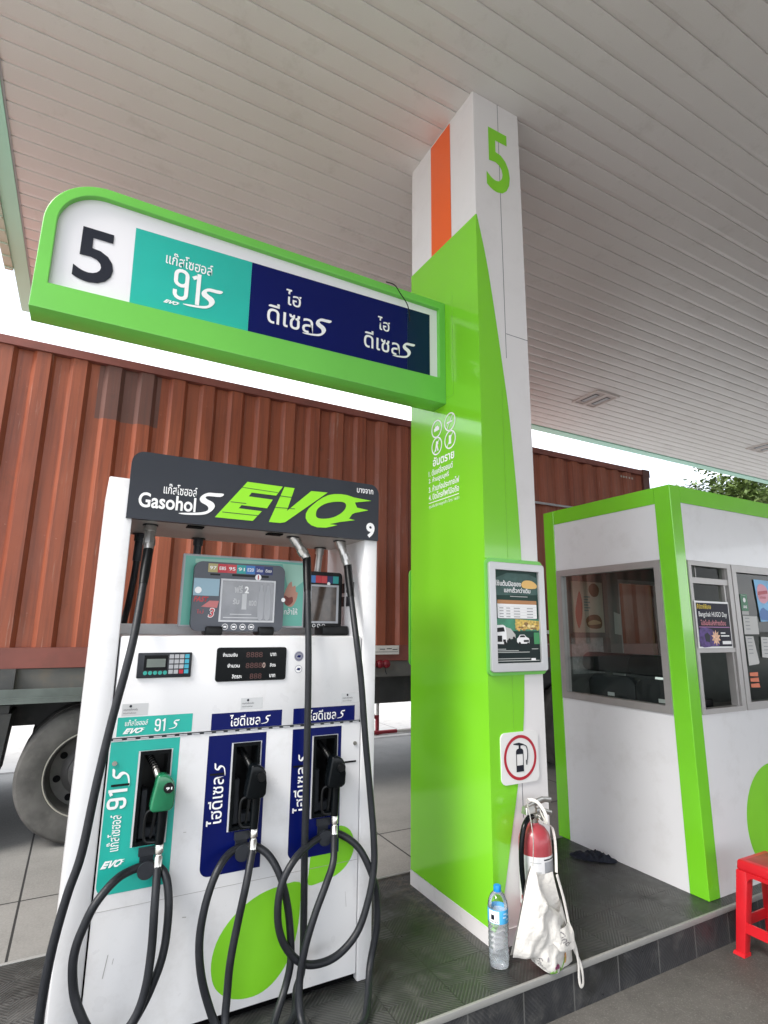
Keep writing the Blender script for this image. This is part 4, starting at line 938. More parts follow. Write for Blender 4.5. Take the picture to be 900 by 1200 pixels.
# gusset joining the two at the right side
b = MB(); b.grid(lambda s, t: (lambda a, c: a.lerp(c, s)+Vector((.006*math.sin(math.pi*s), 0, 0)))(lerp_path(Rgt, .55+.45*t), lerp_path(Rb, .35+.65*t)), 6, 16); b.build('side_gusset', CLOTH, bg_, ang=180, flip=False)
FL = [(1.972, 2.088, .158), (2.060, 2.084, .180), (2.128, 2.108, .174), (2.140, 2.096, .108), (2.105, 2.072, .086), (2.012, 2.062, .106)]
def flap(s, t):
    top = lerp_path([FL[0], FL[1], FL[2]], s); bot = lerp_path([FL[5], FL[4], FL[3]], s); p = top.lerp(bot, t)
    p.y += .004*math.sin(s*9+t*4) - .006*math.sin(math.pi*t); return p
b = MB(); b.grid(flap, 14, 8); fp = b.build('folded_flap', CLOTH, bg_, ang=180, flip=False)
STITCH = mat('grey_print', (.16, .15, .16), .7)
def on_surf(f, s, t, w=.0025): p = f(s, t); return (p.x, p.y-w, p.z)
def script(name, pts, f, parent, r=.0011):
    for st in pts:
        b = MB(); b.tube([on_surf(f, *q) for q in [(v.x, v.y) for v in spline([(a, c, 0) for a, c in st], 5)]], r, 5); b.build(name, STITCH, parent)
def surf_text(body, f, mp_, parent):
    cu = bpy.data.curves.new('t', 'FONT'); cu.body = body; cu.size = 1; cu.shear = .35; cu.fill_mode = 'FRONT'; cu.dimensions = '2D'; cu.offset = -.004
    me = remesh(cu, None, 0); xs = [v.co.x for v in me.vertices]; ys = [v.co.y for v in me.vertices]
    for v in me.vertices:
        a = (v.co.x-min(xs))/(max(xs)-min(xs)); c = (v.co.y-min(ys))/(max(ys)-min(ys)); v.co.z = a; v.co.y = c
    for v in me.vertices: a, c = v.co.z, v.co.y; v.co = on_surf(f, *mp_(a, c))
    me.update(); return link('script_lettering', me, STITCH, parent)
surf_text('Find', flap, lambda a, c: (.10+.22*a+.24*c, .12+.70*a-.14*c), fp)
surf_text('Feel', front, lambda a, c: (.36+.16*a+.07*c, .865+.085*a-.055*c), fr)
def petal(name, f, s, t, rs, rt, m, parent):
    b = MB(); b.grid(lambda a, c: on_surf(f, s+rs*c*math.cos(6.283*a), t+rt*c*math.sin(6.283*a), .003), 12, 1); b.build(name, m, parent, flip=False)
FM = mat('flower_mauve', (.20, .03, .10), .8); FG = mat('leaf_print_green', (.14, .30, .05), .8); FO = mat('flower_ochre', (.5, .25, .08), .8)
for k in range(5): petal('flower_print', front, .705+.022*(k-2)*.8, .835-.008*(k % 2), .022, .016, FM, fr)
for (s0_, t0, s1_, t1) in ((.70, .85, .685, .965), (.66, .88, .68, .965), (.73, .88, .69, .965), (.86, .79, .84, .945), (.80, .86, .835, .945)):
    b = MB(); b.tube([on_surf(front, s0_+(s1_-s0_)*i/6, t0+(t1-t0)*i/6) for i in range(7)], .002, 5); b.build('stem_print', FG, fr)
petal('flower_print', front, .87, .80, .018, .04, FO, fr)
petal('flower_print', front, .53, .80, .012, .02, mat('flower_grey', (.3, .28, .3), .8), fr)
def strap(pts, w=.0075): 
    b = MB(); b.tube(spline(pts, 6), w, 8, flat=.28); b.build('strap', CLOTH, bg_, ang=80)
strap([(1.970, 2.166, .410), (1.998, 2.19, .45), (1.997, 2.185, .53), (2.000, 2.205, .62), (2.018, 2.240, .655), (2.055, 2.272, .662), (2.085, 2.24, .655), (2.100, 2.205, .61), (2.085, 2.19, .575), (2.060, 2.185, .583), (2.05, 2.2, .60)])
strap([(2.095, 2.235, .615), (2.075, 2.195, .60), (2.083, 2.180, .575), (2.112, 2.176, .555), (2.128, 2.178, .50), (2.132, 2.18, .43), (2.122, 2.172, .36)])
strap([(2.118, 2.165, .355), (2.140, 2.150, .25), (2.145, 2.128, .15), (2.146, 2.096, .07), (2.150, 2.088, .01), (2.146, 2.086, -.04), (2.150, 2.084, -.070), (2.160, 2.084, -.076), (2.170, 2.086, -.066), (2.168, 2.086, -.02), (2.160, 2.092, .02), (2.150, 2.112, .06), (2.146, 2.122, .09)], .0075)

# ------------------------------------------------------------------ water bottle
bt = thing('water_bottle', 'clear plastic water bottle with blue cap standing by the column corner', 'bottle', (1.836, 2.262, 0))
BX, BY = 1.836, 2.262
prof = [(.030, .0), (.041, .004), (.046, .016), (.0455, .05)]
z = .055
while z < .165: prof += [(.0445, z), (.0465, z+.006), (.0465, z+.014), (.0445, z+.020)]; z += .022
prof += [(.046, .182), (.046, .240), (.0455, .25), (.042, .268), (.032, .289), (.020, .300), (.0145, .304), (.0145, .312)]
b = MB(); b.lathe(prof, (BX, BY, 0), 36); b.build('shell', 'clear_plastic', bt)
wt = bpy.data.materials.new('water'); wt.use_nodes = True; MATS['water'] = wt
_t = wt.node_tree; _t.nodes.remove(_t.nodes['Principled BSDF'])
_a = _t.nodes.new('ShaderNodeBsdfTransparent'); _a.inputs[0].default_value = (.97, .98, .99, 1); _d = _t.nodes.new('ShaderNodeBsdfDiffuse'); _d.inputs[0].default_value = (.93, .96, .98, 1)
_m = _t.nodes.new('ShaderNodeMixShader'); _m.inputs[0].default_value = .22; _t.links.new(_a.outputs[0], _m.inputs[1]); _t.links.new(_d.outputs[0], _m.inputs[2]); _t.links.new(_m.outputs[0], _t.nodes['Material Output'].inputs[0])
b = MB(); b.lathe([(.036, .005), (.0435, .016), (.0432, .11), (.0432, .175), (.0435, .215), (.0428, .222)], (BX, BY, 0), 30); b.build('water_fill', wt, bt)
b = MB(); b.lathe([(.0168, .302), (.0172, .304), (.0172, .324), (.0155, .327)], (BX, BY, 0), 24); b.build('cap', mat('cap_blue', (.01, .22, .62), .35), bt)
b = MB(); b.lathe([(.0466, .184), (.0468, .185), (.0468, .238), (.0466, .239)], (BX, BY, 0), 40, cap=False); wl = b.build('label_wrap', mat('bottle_label_blue', (.08, .42, .78), .35), bt)
def bcyl(a, z, w=.0004): return (BX+(.0470+w)*math.sin(a), BY-(.0470+w)*math.cos(a), z)
b = MB(); b.grid(lambda s, q: bcyl(R(-95+62*s), .186+.05*q), 8, 1); b.build('label_print', VINYL, wl, flip=False)
for a, z0_ in ((-8, .222), (-12, .208), (14, .215), (10, .198)):
    b = MB(); b.grid(lambda s, q: bcyl(R(a+22*s), z0_+.006*q, .0006), 4, 1); b.build('label_print', mat('label_pale_blue', (.5, .72, .88), .4), wl, flip=False)
b = MB(); b.grid(lambda s, q: bcyl(R(-80+20*s), .20+.02*q, .0008), 4, 1); b.build('label_print', INK, wl, flip=False)
for i in range(6):
    b = MB(); b.grid(lambda s, q: bcyl(R(-92+9*i+5*s), .191+.004*q, .0008), 2, 1); b.build('label_print', NAVY, wl, flip=False)

# ------------------------------------------------------------------ dark cloth on the floor
from mathutils import noise as mnoise
RAGP = spline([(3.045, 2.960, 0), (3.075, 2.890, 0), (3.120, 2.845, 0), (3.165, 2.800, 0), (3.230, 2.765, 0), (3.262, 2.790, 0), (3.250, 2.850, 0), (3.262, 2.930, 0), (3.225, 2.985, 0), (3.165, 2.975, 0), (3.120, 3.000, 0), (3.060, 3.005, 0), (3.045, 2.960, 0)], 6)
def ragf(s, t):
    k = s*(len(RAGP)-1); i = min(int(k), len(RAGP)-2); e = RAGP[i].lerp(RAGP[i+1], k-i); c = Vector((3.165, 2.885, 0)); q = c.lerp(e, t)
    n = mnoise.noise((q.x*17, q.y*17, 2.0)); n2 = mnoise.noise((q.x*40, q.y*40, 7.0))
    ridge = (1-min(1, abs(n)*1.8))
    m = min(1, (1-t)*3.2)
    return (q.x, q.y, .004+m*(.016+.022*ridge+.008*n2)+(1-m)*(.006+.010*max(0, n2)))
b = MB(); b.grid(ragf, 96, 22); rg = b.build('cleaning_rag', RAG, None, ang=180)
tag(rg, 'crumpled dark navy cloth lying on the tiles against the booth wall', 'cloth')

# ------------------------------------------------------------------ attendant booth
BX0, BY0, BY1, BX1, BZ = 3.28, 2.182, 3.285, 6.6, 2.43
bo = thing('attendant_booth', 'white attendant booth with lime green corner trim and aluminium windows', 'booth', (4.9, 2.73, 0))
fBF, fBL = FRONT(BY0), LEFT(BX0)
WZ0, WZ1 = .992, 1.942
b = MB(); b.box(BX0+.004, BX0+.05, BY0+.118, BY1-.08, .0, WZ0); b.build('side_wall', WHITE, bo)
b = MB(); b.box(BX0+.004, BX0+.05, BY0+.118, BY1-.08, WZ1, 2.318); b.build('side_wall', WHITE, bo)
b = MB(); b.box(BX0+.106, BX1-.1, BY0+.004, BY0+.05, .0, WZ0+.004); b.build('front_wall', WHITE, bo)
b = MB(); b.box(BX0+.106, BX1-.1, BY0+.004, BY0+.05, WZ1, 2.318); b.build('front_wall', WHITE, bo)
b = MB(); b.box(BX0, BX0+.105, BY0, BY0+.117, 0, BZ); b.bevel(.003, 1); b.build('corner_trim', G_BOOTH, bo)
b = MB(); b.box(BX0, BX0+.06, BY1-.079, BY1+.03, 0, BZ); b.bevel(.003, 1); b.build('corner_trim', G_BOOTH, bo)
b = MB(); b.box(BX0+.0005, BX0+.06, BY0+.1175, BY1-.0795, 2.319, BZ); b.box(BX0+.1055, BX1, BY0+.0005, BY0+.06, 2.319, BZ); b.build('top_trim', G_BOOTH, bo)
b = MB(); b.box(BX1-.099, BX1, BY0, BY1, 0, 2.318); b.build('end_wall', WHITE, bo)
b = MB(); b.box(BX0+.062, BX1-.002, BY0+.062, BY1-.002, 2.33, 2.36); b.build('roof', GREYL, bo)
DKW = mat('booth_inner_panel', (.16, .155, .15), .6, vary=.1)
b = MB(); RX0, RX1, RZa, RZb = 4.015, 4.78, 1.02, 1.92
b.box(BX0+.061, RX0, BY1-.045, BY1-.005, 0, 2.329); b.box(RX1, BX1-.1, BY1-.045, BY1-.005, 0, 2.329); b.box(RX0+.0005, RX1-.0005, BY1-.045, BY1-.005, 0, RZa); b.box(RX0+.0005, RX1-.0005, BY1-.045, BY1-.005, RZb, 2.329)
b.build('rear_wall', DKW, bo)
b = MB(); b.box(BX0+.051, BX1-.1, BY0+.051, BY1-.046, .001, .02); b.build('booth_floor', GREYD, bo)
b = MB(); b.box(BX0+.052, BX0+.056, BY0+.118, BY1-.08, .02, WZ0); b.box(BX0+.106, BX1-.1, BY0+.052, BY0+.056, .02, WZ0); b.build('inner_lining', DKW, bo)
def window(name, pts, fn, thick, pane, rails=(), parent=bo, glass='booth_glass'):
    u0, u1, v0, v1, f = pts
    b = MB()
    def bx(a0, a1, c0, c1, d0=0, d1=thick):
        P = [fn(a, c, d) for d in (-d0, -d1) for a, c in ((a0, c0), (a1, c0), (a1, c1), (a0, c1))]; b.hexa(P)
    bx(u0, u0+f, v0, v1); bx(u1-f, u1, v0, v1); bx(u0+f, u1-f, v0, v0+f, .0005); bx(u0+f, u1-f, v1-f, v1, .0005)
    for r in rails: bx(*r)
    o = b.build(name, ALUP, parent)
    if pane:
        q = MB(); q.quad(*[fn(a, c, -.028) for a, c in ((u0+f, v0+f), (u1-f, v0+f), (u1-f, v1-f), (u0+f, v1-f))]); q.build('pane', glass, o, flip=False)
    return o
fl = lambda u, v, w=0: (BX0-.010-w, u, v)
ff = lambda u, v, w=0: (BX0*0+u, BY0-.006-w, v)
window('side_window', (BY0+.112, BY1-.088, WZ0-.004, WZ1+.003, .046), fl, .058, True)
ws = window('serving_window', (BX0+.108, 3.838, WZ0+.002, WZ1-.003, .030), ff, .058, False,
   [(3.42, 3.81, 1.795, 1.832, .006, .05), (3.42, 3.81, 1.36, 1.388, .004, .05), (3.415, 3.430, 1.388, 1.795, .010, .05), (3.765, 3.782, 1.388, 1.795, .010, .05),
    (3.775, 3.782, 1.025, 1.358, .008, .05), (3.79, 3.797, 1.025, 1.358, .012, .05), (3.803, 3.81, 1.025, 1.94-.03, .016, .05), (3.50, 3.506, 1.833, 1.91, .03, .045)])
q = MB(); q.quad(*[ff(a, c, -.03) for a, c in ((3.43, 1.388), (3.765, 1.388), (3.765, 1.795), (3.43, 1.795))]); q.build('pane', 'booth_glass', ws, flip=False)
q = MB(); q.quad(*[ff(a, c, -.034) for a, c in ((3.42, 1.833), (3.80, 1.833), (3.80, 1.91), (3.42, 1.91))]); q.build('pane', 'booth_glass', ws, flip=False)
window('front_window', (3.862, 5.25, WZ0+.002, WZ1-.003, .048), ff, .058, True, [(4.55, 4.59, 1.04, 1.89, .008, .05)], glass='front_glass')
window('front_window', (5.27, 6.45, WZ0+.002, WZ1-.003, .048), ff, .058, True, glass='front_glass')
b = MB(); b.box(3.842, 3.858, BY0-.003, BY0+.05, WZ0+.0045, WZ1-.001); b.build('mullion', ALUP, bo)
fr_ = lambda u, v, w=0: (u, BY1-.047-w, v)
window('rear_window', (RX0, RX1, RZa, RZb, .03), fr_, .03, True)
flat('green_circle_mark', [[(4.40, .66)] + [(4.055+.326*math.cos(R(a)), .33+.326*math.sin(R(a))) for a in range(90, 361, 6)] + [(4.40, .36)]], fBF, G_DECAL, bo, -.0035)
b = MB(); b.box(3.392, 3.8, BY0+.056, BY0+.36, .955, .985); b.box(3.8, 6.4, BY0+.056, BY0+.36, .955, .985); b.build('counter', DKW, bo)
# wall poster and notice inside
wp = flat('wall_poster', [rect(3.47, 3.83, 1.47, 1.88)], FRONT(BY1-.046), mat('poster_cream', (.50, .45, .37), .5), bo, .002)
fw = FRONT(BY1-.046)
PR = mat('poster_red_food', (.36, .05, .03), .5); PB = mat('poster_brown_food', (.16, .08, .04), .5)
flat('poster_picture', [smooth([(3.53, 1.50), (3.50, 1.62), (3.53, 1.74), (3.56, 1.80), (3.585, 1.70), (3.57, 1.58)], 3)], fw, PR, wp, .004)
flat('poster_picture', [smooth([(3.63, 1.52), (3.62, 1.58), (3.68, 1.61), (3.76, 1.61), (3.80, 1.57), (3.79, 1.51), (3.70, 1.50)], 3)], fw, PB, wp, .004)
flat('poster_picture', [smooth([(3.65, 1.53), (3.64, 1.55), (3.70, 1.57), (3.77, 1.56), (3.78, 1.54)], 3)], fw, mat('poster_bun', (.5, .36, .2), .5), wp, .005)
flat('poster_picture', [smooth([(3.67, 1.80), (3.68, 1.85), (3.74, 1.87), (3.79, 1.83), (3.77, 1.77), (3.71, 1.76)], 3)], fw, PB, wp, .004)
for i in range(6): flat('poster_text', [rect(3.605, 3.605+.05+.02*(i % 2), 1.64+.022*i, 1.652+.022*i)], fw, mat('poster_text_teal', (.15, .25, .25), .5), wp, .004)
b = MB(); b.box(3.43, 3.87, BY1-.075, BY1-.047, 1.43, 1.462); b.build('wall_shelf', DKW, bo)
flat('wall_lining', [rect(3.44, 3.80, 1.15, 1.43)], fw, mat('pale_board', (.42, .42, .42), .5, vary=.2, vscale=(40)), bo, .002)
b = MB(); b.box(3.845, 3.985, BY1-.085, BY1-.0465, .02, 2.32); b.build('inner_post', mat('inner_post_grey', (.19, .19, .18), .5), bo)
flat('notice_sheet', [[(3.90, 1.46), (3.985, 1.45), (3.98, 1.62), (3.905, 1.64)]], FRONT(BY1-.086), mat('paper', (.55, .54, .5), .6), bo, .003)
# chairs
def chair(x, y, label, tilt):
    t = thing('office_chair', label, 'chair', (x, y, .02), 'black chairs inside the booth')
    b = MB(); b.prism(rrect(y-.25, y+.25, 1.185, 1.325, .06), lambda u, v, w: (x+w+(v-1.2)*tilt, u, v), -.05, .05); b.bevel(.02, 3); b.build('headrest', mat('black_leatherette', (.012, .013, .015), .38), t, ang=60)
    b = MB(); b.prism([(y-.17, .62), (y+.17, .62), (y+.21, 1.12), (y+.15, 1.165), (y-.15, 1.165), (y-.21, 1.12)], lambda u, v, w: (x+w, u, v), -.03, .03); b.bevel(.012, 2); bk = b.build('backrest', mat('chair_mesh', (.035, .038, .042), .7), t)
    flat('care_tag', [rect(y-.03, y+.03, 1.02, 1.045)], LEFT(x-.03), VINYL, bk, .002)
    b = MB(); b.box(x-.24+.25, x+.24+.25, y-.23, y+.23, .48, .56); b.bevel(.025, 3); b.build('seat', MATS['black_leatherette'], t)
    b = MB(); b.box(x-.02, x+.02, y-.03, y+.03, .5, .70); b.tube([(x+.25, y, .48), (x+.25, y, .12)], .028, 12); b.build('column', BLACK, t)
    b = MB()
    for k in range(5): a = k*1.2566; b.tube([(x+.25, y, .11), (x+.25+.26*math.cos(a), y+.26*math.sin(a), .08)], [.026, .016], 8); b.lathe([(.02, -.015), (.03, 0), (.02, .015)], (x+.25+.26*math.cos(a), y+.26*math.sin(a), .052), 10, 'y')
    b.build('base', BLACK, t)
    b = MB(); b.tube(spline([(x+.02, y-.2, .60), (x+.12, y-.27, .62), (x+.14, y-.27, .78), (x+.36, y-.27, .78)], 6), .018, 8); b.tube(spline([(x+.02, y+.2, .60), (x+.12, y+.27, .62), (x+.14, y+.27, .78), (x+.36, y+.27, .78)], 6), .018, 8); b.build('armrest', BLACK, t)
    return t
chair(3.52, 2.93, 'black high backed chair behind the side window, beside the food poster wall', .12)
chair(3.50, 2.50, 'black high backed chair behind the side window, nearest the green corner trim', .06)
b = MB(); b.prism(rrect(3.56, 3.70, .986, 1.06, .008), lambda u, v, w: (u, 2.30+w, v), 0, .10); b.bevel(.004, 1)
cdm = b.build('card_machine', BLACK); cdm['label'] = 'small black card machine on the counter behind the open serving window'; cdm['category'] = 'card machine'
# things stuck to the front windows
pz = thing('event_poster', 'dark purple event poster taped to the serving window sash', 'poster', (3.6, BY0-.012, 1.395))
fz_ = FRONT(BY0-.014)
b = MB(); b.prism(rect(3.402, 3.762, 1.388, 1.682), lambda u, v, w: (u, BY0-.0005-w, v), .010, .013); b.build('sheet', VINYL, pz)
flat('print_area', [rect(3.411, 3.753, 1.398, 1.670)], fz_, mat('poster_midnight', (.006, .004, .018), .4, spec=.15), pz, .0012)
flat('print_glow', [smooth([(3.42, 1.40), (3.42, 1.50), (3.48, 1.515), (3.58, 1.49), (3.62, 1.41), (3.55, 1.40)], 3)], fz_, mat('poster_violet', (.09, .05, .20), .4, spec=.2, vary=.5, vscale=40), pz, .0018)
flat('print_burst', [[(3.585+r*math.cos(R(a)), 1.452+r*math.sin(R(a))) for a, r in [(i*18, .05 if i % 2 else .03) for i in range(20)]]], fz_, mat('poster_peach', (.75, .42, .25), .3, vary=.4, vscale=60), pz, .0024)
flat('print_gem', [[(3.475, 1.43), (3.465, 1.47), (3.50, 1.485), (3.525, 1.465), (3.515, 1.425)]], fz_, INK, pz, .0024)
text('poster_title', 'สัปดาห์พิเศษ', 3.415, 1.632, .150, .032, fz_, mat('poster_yellow', (.75, .55, .03), .4), pz, bold=.02, off=.0024)
text('poster_title', 'Bangchak HUGO Day', 3.428, 1.575, .300, .040, fz_, VINYL, pz, bold=.012, off=.0024)
text('poster_title', 'โปรโมชั่นส่งท้ายเดือน', 3.442, 1.530, .265, .034, fz_, mat('poster_pink', (.75, .25, .30), .4), pz, bold=.012, off=.0024)
flat('print_rule', [rect(3.42, 3.745, 1.516, 1.521)], fz_, mat('poster_rule', (.4, .15, .4), .4), pz, .0024)
for a, c, w in ((3.64, 1.478, .05), (3.64, 1.460, .09)): flat('print_line', [rect(a, a+w, c, c+.008)], fz_, VINYL, pz, .0024)
flat('print_badge', [rect(3.650, 3.745, 1.412, 1.432)], fz_, VINYL, pz, .0024)
fg = FRONT(BY0+.016)
def sheet(name, poly, m, label, cat):
    o = flat(name, [poly], fg, m, None, .0); tag(o, label, cat); return o
PAPER = MATS['paper']
g1 = thing('payment_sticker', 'green chat app sticker on the glass beside the blue poster', 'sticker', (3.99, BY0+.016, 1.62))
flat('sticker_sheet', [rect(3.962, 4.045, 1.632, 1.745)], fg, mat('sticker_green', (.01, .16, .06), .4), g1, .001)
flat('sticker_icon', [circ(4.005, 1.705, .016, 20)], fg, VINYL, g1, .002); text('sticker_word', 'LINE', 3.985, 1.650, .042, .018, fg, VINYL, g1, bold=.04, off=.002)
text('sticker_word', '@station', 3.972, 1.733, .05, .007, fg, VINYL, g1, off=.002)
flat('sticker_foot', [rect(3.964, 4.043, 1.606, 1.630)], fg, mat('sticker_foot_grey', (.45, .45, .44), .5), g1, .001)
g2 = thing('window_poster', 'blue poster with pink balloon on the right front window', 'poster', (4.25, BY0+.016, 1.60))
flat('poster_sheet', [[(4.150, 1.855), (4.42, 1.850), (4.42, 1.572), (4.178, 1.560)]], fg, mat('poster_sky', (.10, .38, .66), .35, vary=.2, vscale=12), g2, .001)
flat('poster_balloon', [smooth([(4.175, 1.75), (4.19, 1.81), (4.24, 1.825), (4.30, 1.80), (4.31, 1.73), (4.26, 1.69), (4.20, 1.70)], 3)], fg, mat('poster_pink_balloon', (.70, .28, .36), .4), g2, .002)
flat('poster_balloon_band', [[(4.18, 1.745), (4.305, 1.76), (4.30, 1.782), (4.185, 1.77)]], fg, SIGNR, g2, .003)
text('poster_word', 'โปรแรง', 4.195, 1.722, .08, .022, fg, SIGNR, g2, bold=.02, off=.003)
flat('poster_foot', [smooth([(4.19, 1.575), (4.18, 1.63), (4.23, 1.66), (4.30, 1.63), (4.42, 1.65), (4.42, 1.575)], 2)], fg, mat('poster_deep_blue', (.02, .14, .42), .4), g2, .0016)
for nm, poly, lab in (('paper_notice', [(3.966, 1.598), (4.135, 1.596), (4.138, 1.475), (3.962, 1.475)], 'pale printed sheet under the green sticker on the right front window'),
                      ('paper_notice', [(3.968, 1.462), (4.062, 1.462), (4.098, 1.290), (4.09, 1.278), (3.972, 1.270)], 'cream list sheet with a curled lower corner on the right front window'),
                      ('paper_notice', [(4.152, 1.458), (4.40, 1.450), (4.40, 1.300), (4.140, 1.322)], 'white oval stamped sheet below the blue poster'),
                      ('orange_notice', [(3.968, 1.222), (4.060, 1.222), (4.070, 1.132), (3.970, 1.132)], 'small orange torn notice at the bottom of the right front window')):
    t_ = thing(nm, lab, 'notice', (poly[0][0], BY0+.016, poly[2][1]))
    if nm == 'orange_notice':
        for k in range(3): flat('sheet', [[(3.968, 1.202-.036*k), (4.062+.006*k, 1.198-.036*k), (4.066, 1.226-.036*k), (3.968, 1.224-.036*k)]], fg, mat('notice_orange', (.72, .19, .09), .5), t_, .001)
    else:
        flat('sheet', [poly], fg, mat('notice_paper', (.60, .60, .58), .6, vary=.05), t_, .001+.0008*(poly[0][1] < 1.46))
        for k in range(5):
            zz = poly[0][1]-.018-.024*k
            if zz > poly[2][1]+.02: flat('print_line', [rect(poly[0][0]+.02, poly[0][0]+.07, zz, zz+.004)], fg, mat('print_grey', (.2, .22, .25), .5), t_, .003)

# ------------------------------------------------------------------ red stool
st = thing('plastic_stool', 'red plastic stool on the road beside the island kerb', 'stool', (3.41, 1.86, GZ))
SXc, SYc, ZT, ZB = 3.410, 1.865, .285, GZ+.006
def sq(h, z):
    return [(SXc-h, SYc-h, z), (SXc+h, SYc-h, z), (SXc+h, SYc+h, z), (SXc-h, SYc+h, z)]
hT, hB = .142, .172
b = MB(); b.hexa(sq(hT, ZT-.055)+sq(hT-.006, ZT)); b.bevel(.016, 4)
b.build('seat', RED, st, ang=50)
b = MB(); b.hexa(sq(hT-.04, ZT+.0002)+sq(hT-.044, ZT+.002)); b.build('seat_pad', mat('worn_red_plastic', (.36, .05, .035), .5, vary=.2, vscale=12), st)
for sx, sy in ((-1, -1), (1, -1), (1, 1), (-1, 1)):
    def lg(z, o0, o1):
        k = (ZT-.05-z)/(ZT-.05-ZB); h = hT+(hB-hT)*k
        a, c = h-o0, h-o1
        return [(SXc+sx*c, SYc+sy*c, z), (SXc+sx*a, SYc+sy*c, z), (SXc+sx*a, SYc+sy*a, z), (SXc+sx*c, SYc+sy*a, z)]
    b = MB(); b.hexa(lg(ZB, 0, .05)+lg(ZT-.05, 0, .062)); b.bevel(.008, 2)
    l_ = b.build('leg', RED, st)
    b = MB(); b.hexa(lg(GZ+.0045, -.008, .052)+lg(GZ+.020, -.004, .052)); b.build('foot', RED, l_)
for k in range(4):
    ang = k*90; z0_, z1_ = ZB+.115, ZB+.165; h = hT+(hB-hT)*.66
    def rp(p): a = R(ang); return (SXc+p[0]*math.cos(a)-p[1]*math.sin(a), SYc+p[0]*math.sin(a)+p[1]*math.cos(a), p[2])
    b = MB(); b.hexa([rp(q) for q in [(-h+.045, h-.012, z0_), (h-.045, h-.012, z0_), (h-.045, h-.002, z0_), (-h+.045, h-.002, z0_), (-h+.045, h-.014, z1_), (h-.045, h-.014, z1_), (h-.045, h-.005, z1_), (-h+.045, h-.005, z1_)]]); b.build('stretcher', RED, st)
    b = MB(); hh = hT
    poly = [(-hh+.055, ZT-.05), (hh-.055, ZT-.05), (hh-.055, ZT-.105), (hh-.068, ZT-.080), (hh-.09, ZT-.070), (-hh+.09, ZT-.070), (-hh+.068, ZT-.080), (-hh+.055, ZT-.105)]
    b.prism(poly, lambda u, v, w: rp((u, hh+w+.002, v)), -.008, .0); b.build('apron', RED, st)

# ------------------------------------------------------------------ container on its trailer
CY, CBt, CTp, KX0, KX1 = 5.25, 1.147, 3.872, -5.4, 7.42
ct = thing('shipping_container', 'long rust red corrugated shipping container loaded on a trailer', 'container', (1.0, 6.4, CBt))
CM = 'container_paint'
def corr(y, sgn, name):
    b = MB(); pts = []; x = KX0+.10
    while x < KX1-.24: pts += [(x, 0), (x+.104, 0), (x+.139, 1), (x+.243, 1)]; x += .278
    pts += [(KX1-.1, 0)]
    A = [b.bm.verts.new((px, y+sgn*.040*d, CBt+.158)) for px, d in pts]; B = [b.bm.verts.new((px, y+sgn*.040*d, CTp-.075)) for px, d in pts]
    for i in range(len(pts)-1): b.bm.faces.new((A[i], A[i+1], B[i+1], B[i]))
    b.build(name, CM, ct, ang=12, flip=False)
corr(CY+.022, 1, 'side_wall'); corr(CY+2.43, -1, 'side_wall')
b = MB()
for y in (CY, CY+2.40): b.box(KX0+.14, KX1-.14, y, y+.06, CBt, CBt+.157); b.box(KX0+.14, KX1-.14, y, y+.06, CTp-.074, CTp)
b.build('side_rail', mat('container_rail_paint', (.20, .06, .045), .5, vary=.15, vscale=3, dirt=.5, dscale=4, dcol=(.08, .04, .03)), ct)
for x in (KX0, KX1-.139):
    for y in (CY-.004, CY+2.33):
        b = MB(); b.box(x, x+.139, y, y+.139, CBt, CTp+.004); b.box(x-.004, x+.15, y-.006, y+.145, CTp-.1, CTp+.012); b.box(x-.004, x+.15, y-.006, y+.145, CBt-.006, CBt+.11); b.build('corner_post', mat('container_dark_paint', (.10, .035, .028), .5, vary=.15), ct)
b = MB(); b.box(KX0+.1, KX1-.1, CY+.03, CY+2.42, CTp-.03, CTp-.012); b.box(KX0+.02, KX0+.08, CY+.135, CY+2.33, CBt+.1, CTp-.01); b.box(KX1-.08, KX1-.02, CY+.135, CY+2.33, CBt+.1, CTp-.01); b.build('end_wall', CM, ct)
b = MB(); b.box(KX0+.1, KX1-.1, CY+.061, CY+2.39, CBt+.02, CBt+.06); b.build('floor', GREYD, ct)
b = MB()
for i, dx in enumerate((0, .055, .11, .18, .24)): b.quad((KX1-.62+dx, CY+.0212, CTp-.14), (KX1-.585+dx, CY+.0212, CTp-.14), (KX1-.585+dx, CY+.0212, CTp-.17), (KX1-.62+dx, CY+.0212, CTp-.17))
b.build('identification_mark', mat('faded_white_paint', (.4, .36, .3), .6), ct)
b = MB(); b.tube([(4.6, CY-.03, 3.10), (7.2, CY-.03, 3.12)], .016, 8); b.box(4.98, 5.0, CY-.03, CY+.03, 3.09, 3.12); b.build('lashing_bar', GREYL, ct)
tr = thing('truck_trailer', 'long dark trailer chassis with big tyres under the container', 'trailer', (1.0, 6.4, GZ))
CH = mat('chassis_paint', (.055, .056, .055), .55, vary=.25, vscale=4, dirt=.6, dscale=5, dcol=(.14, .12, .1))
b = MB(); b.box(KX0, KX1, CY+.02, CY+.10, .985, 1.142); b.box(KX0, KX1, CY+2.32, CY+2.40, .985, 1.142); b.build('side_beam', mat('chassis_grey', (.10, .098, .09), .55, vary=.2, vscale=4, dirt=.5, dscale=4, dcol=(.2, .13, .07)), tr)
b = MB(); b.box(KX0, KX1, CY+.70, CY+.86, .62, 1.14); b.box(KX0, KX1, CY+1.55, CY+1.71, .62, 1.14)
x = KX0+.3
while x < KX1: b.box(x, x+.10, CY+.1, CY+2.32, 1.0, 1.14); x += .9
b.build('main_beam', CH, tr)
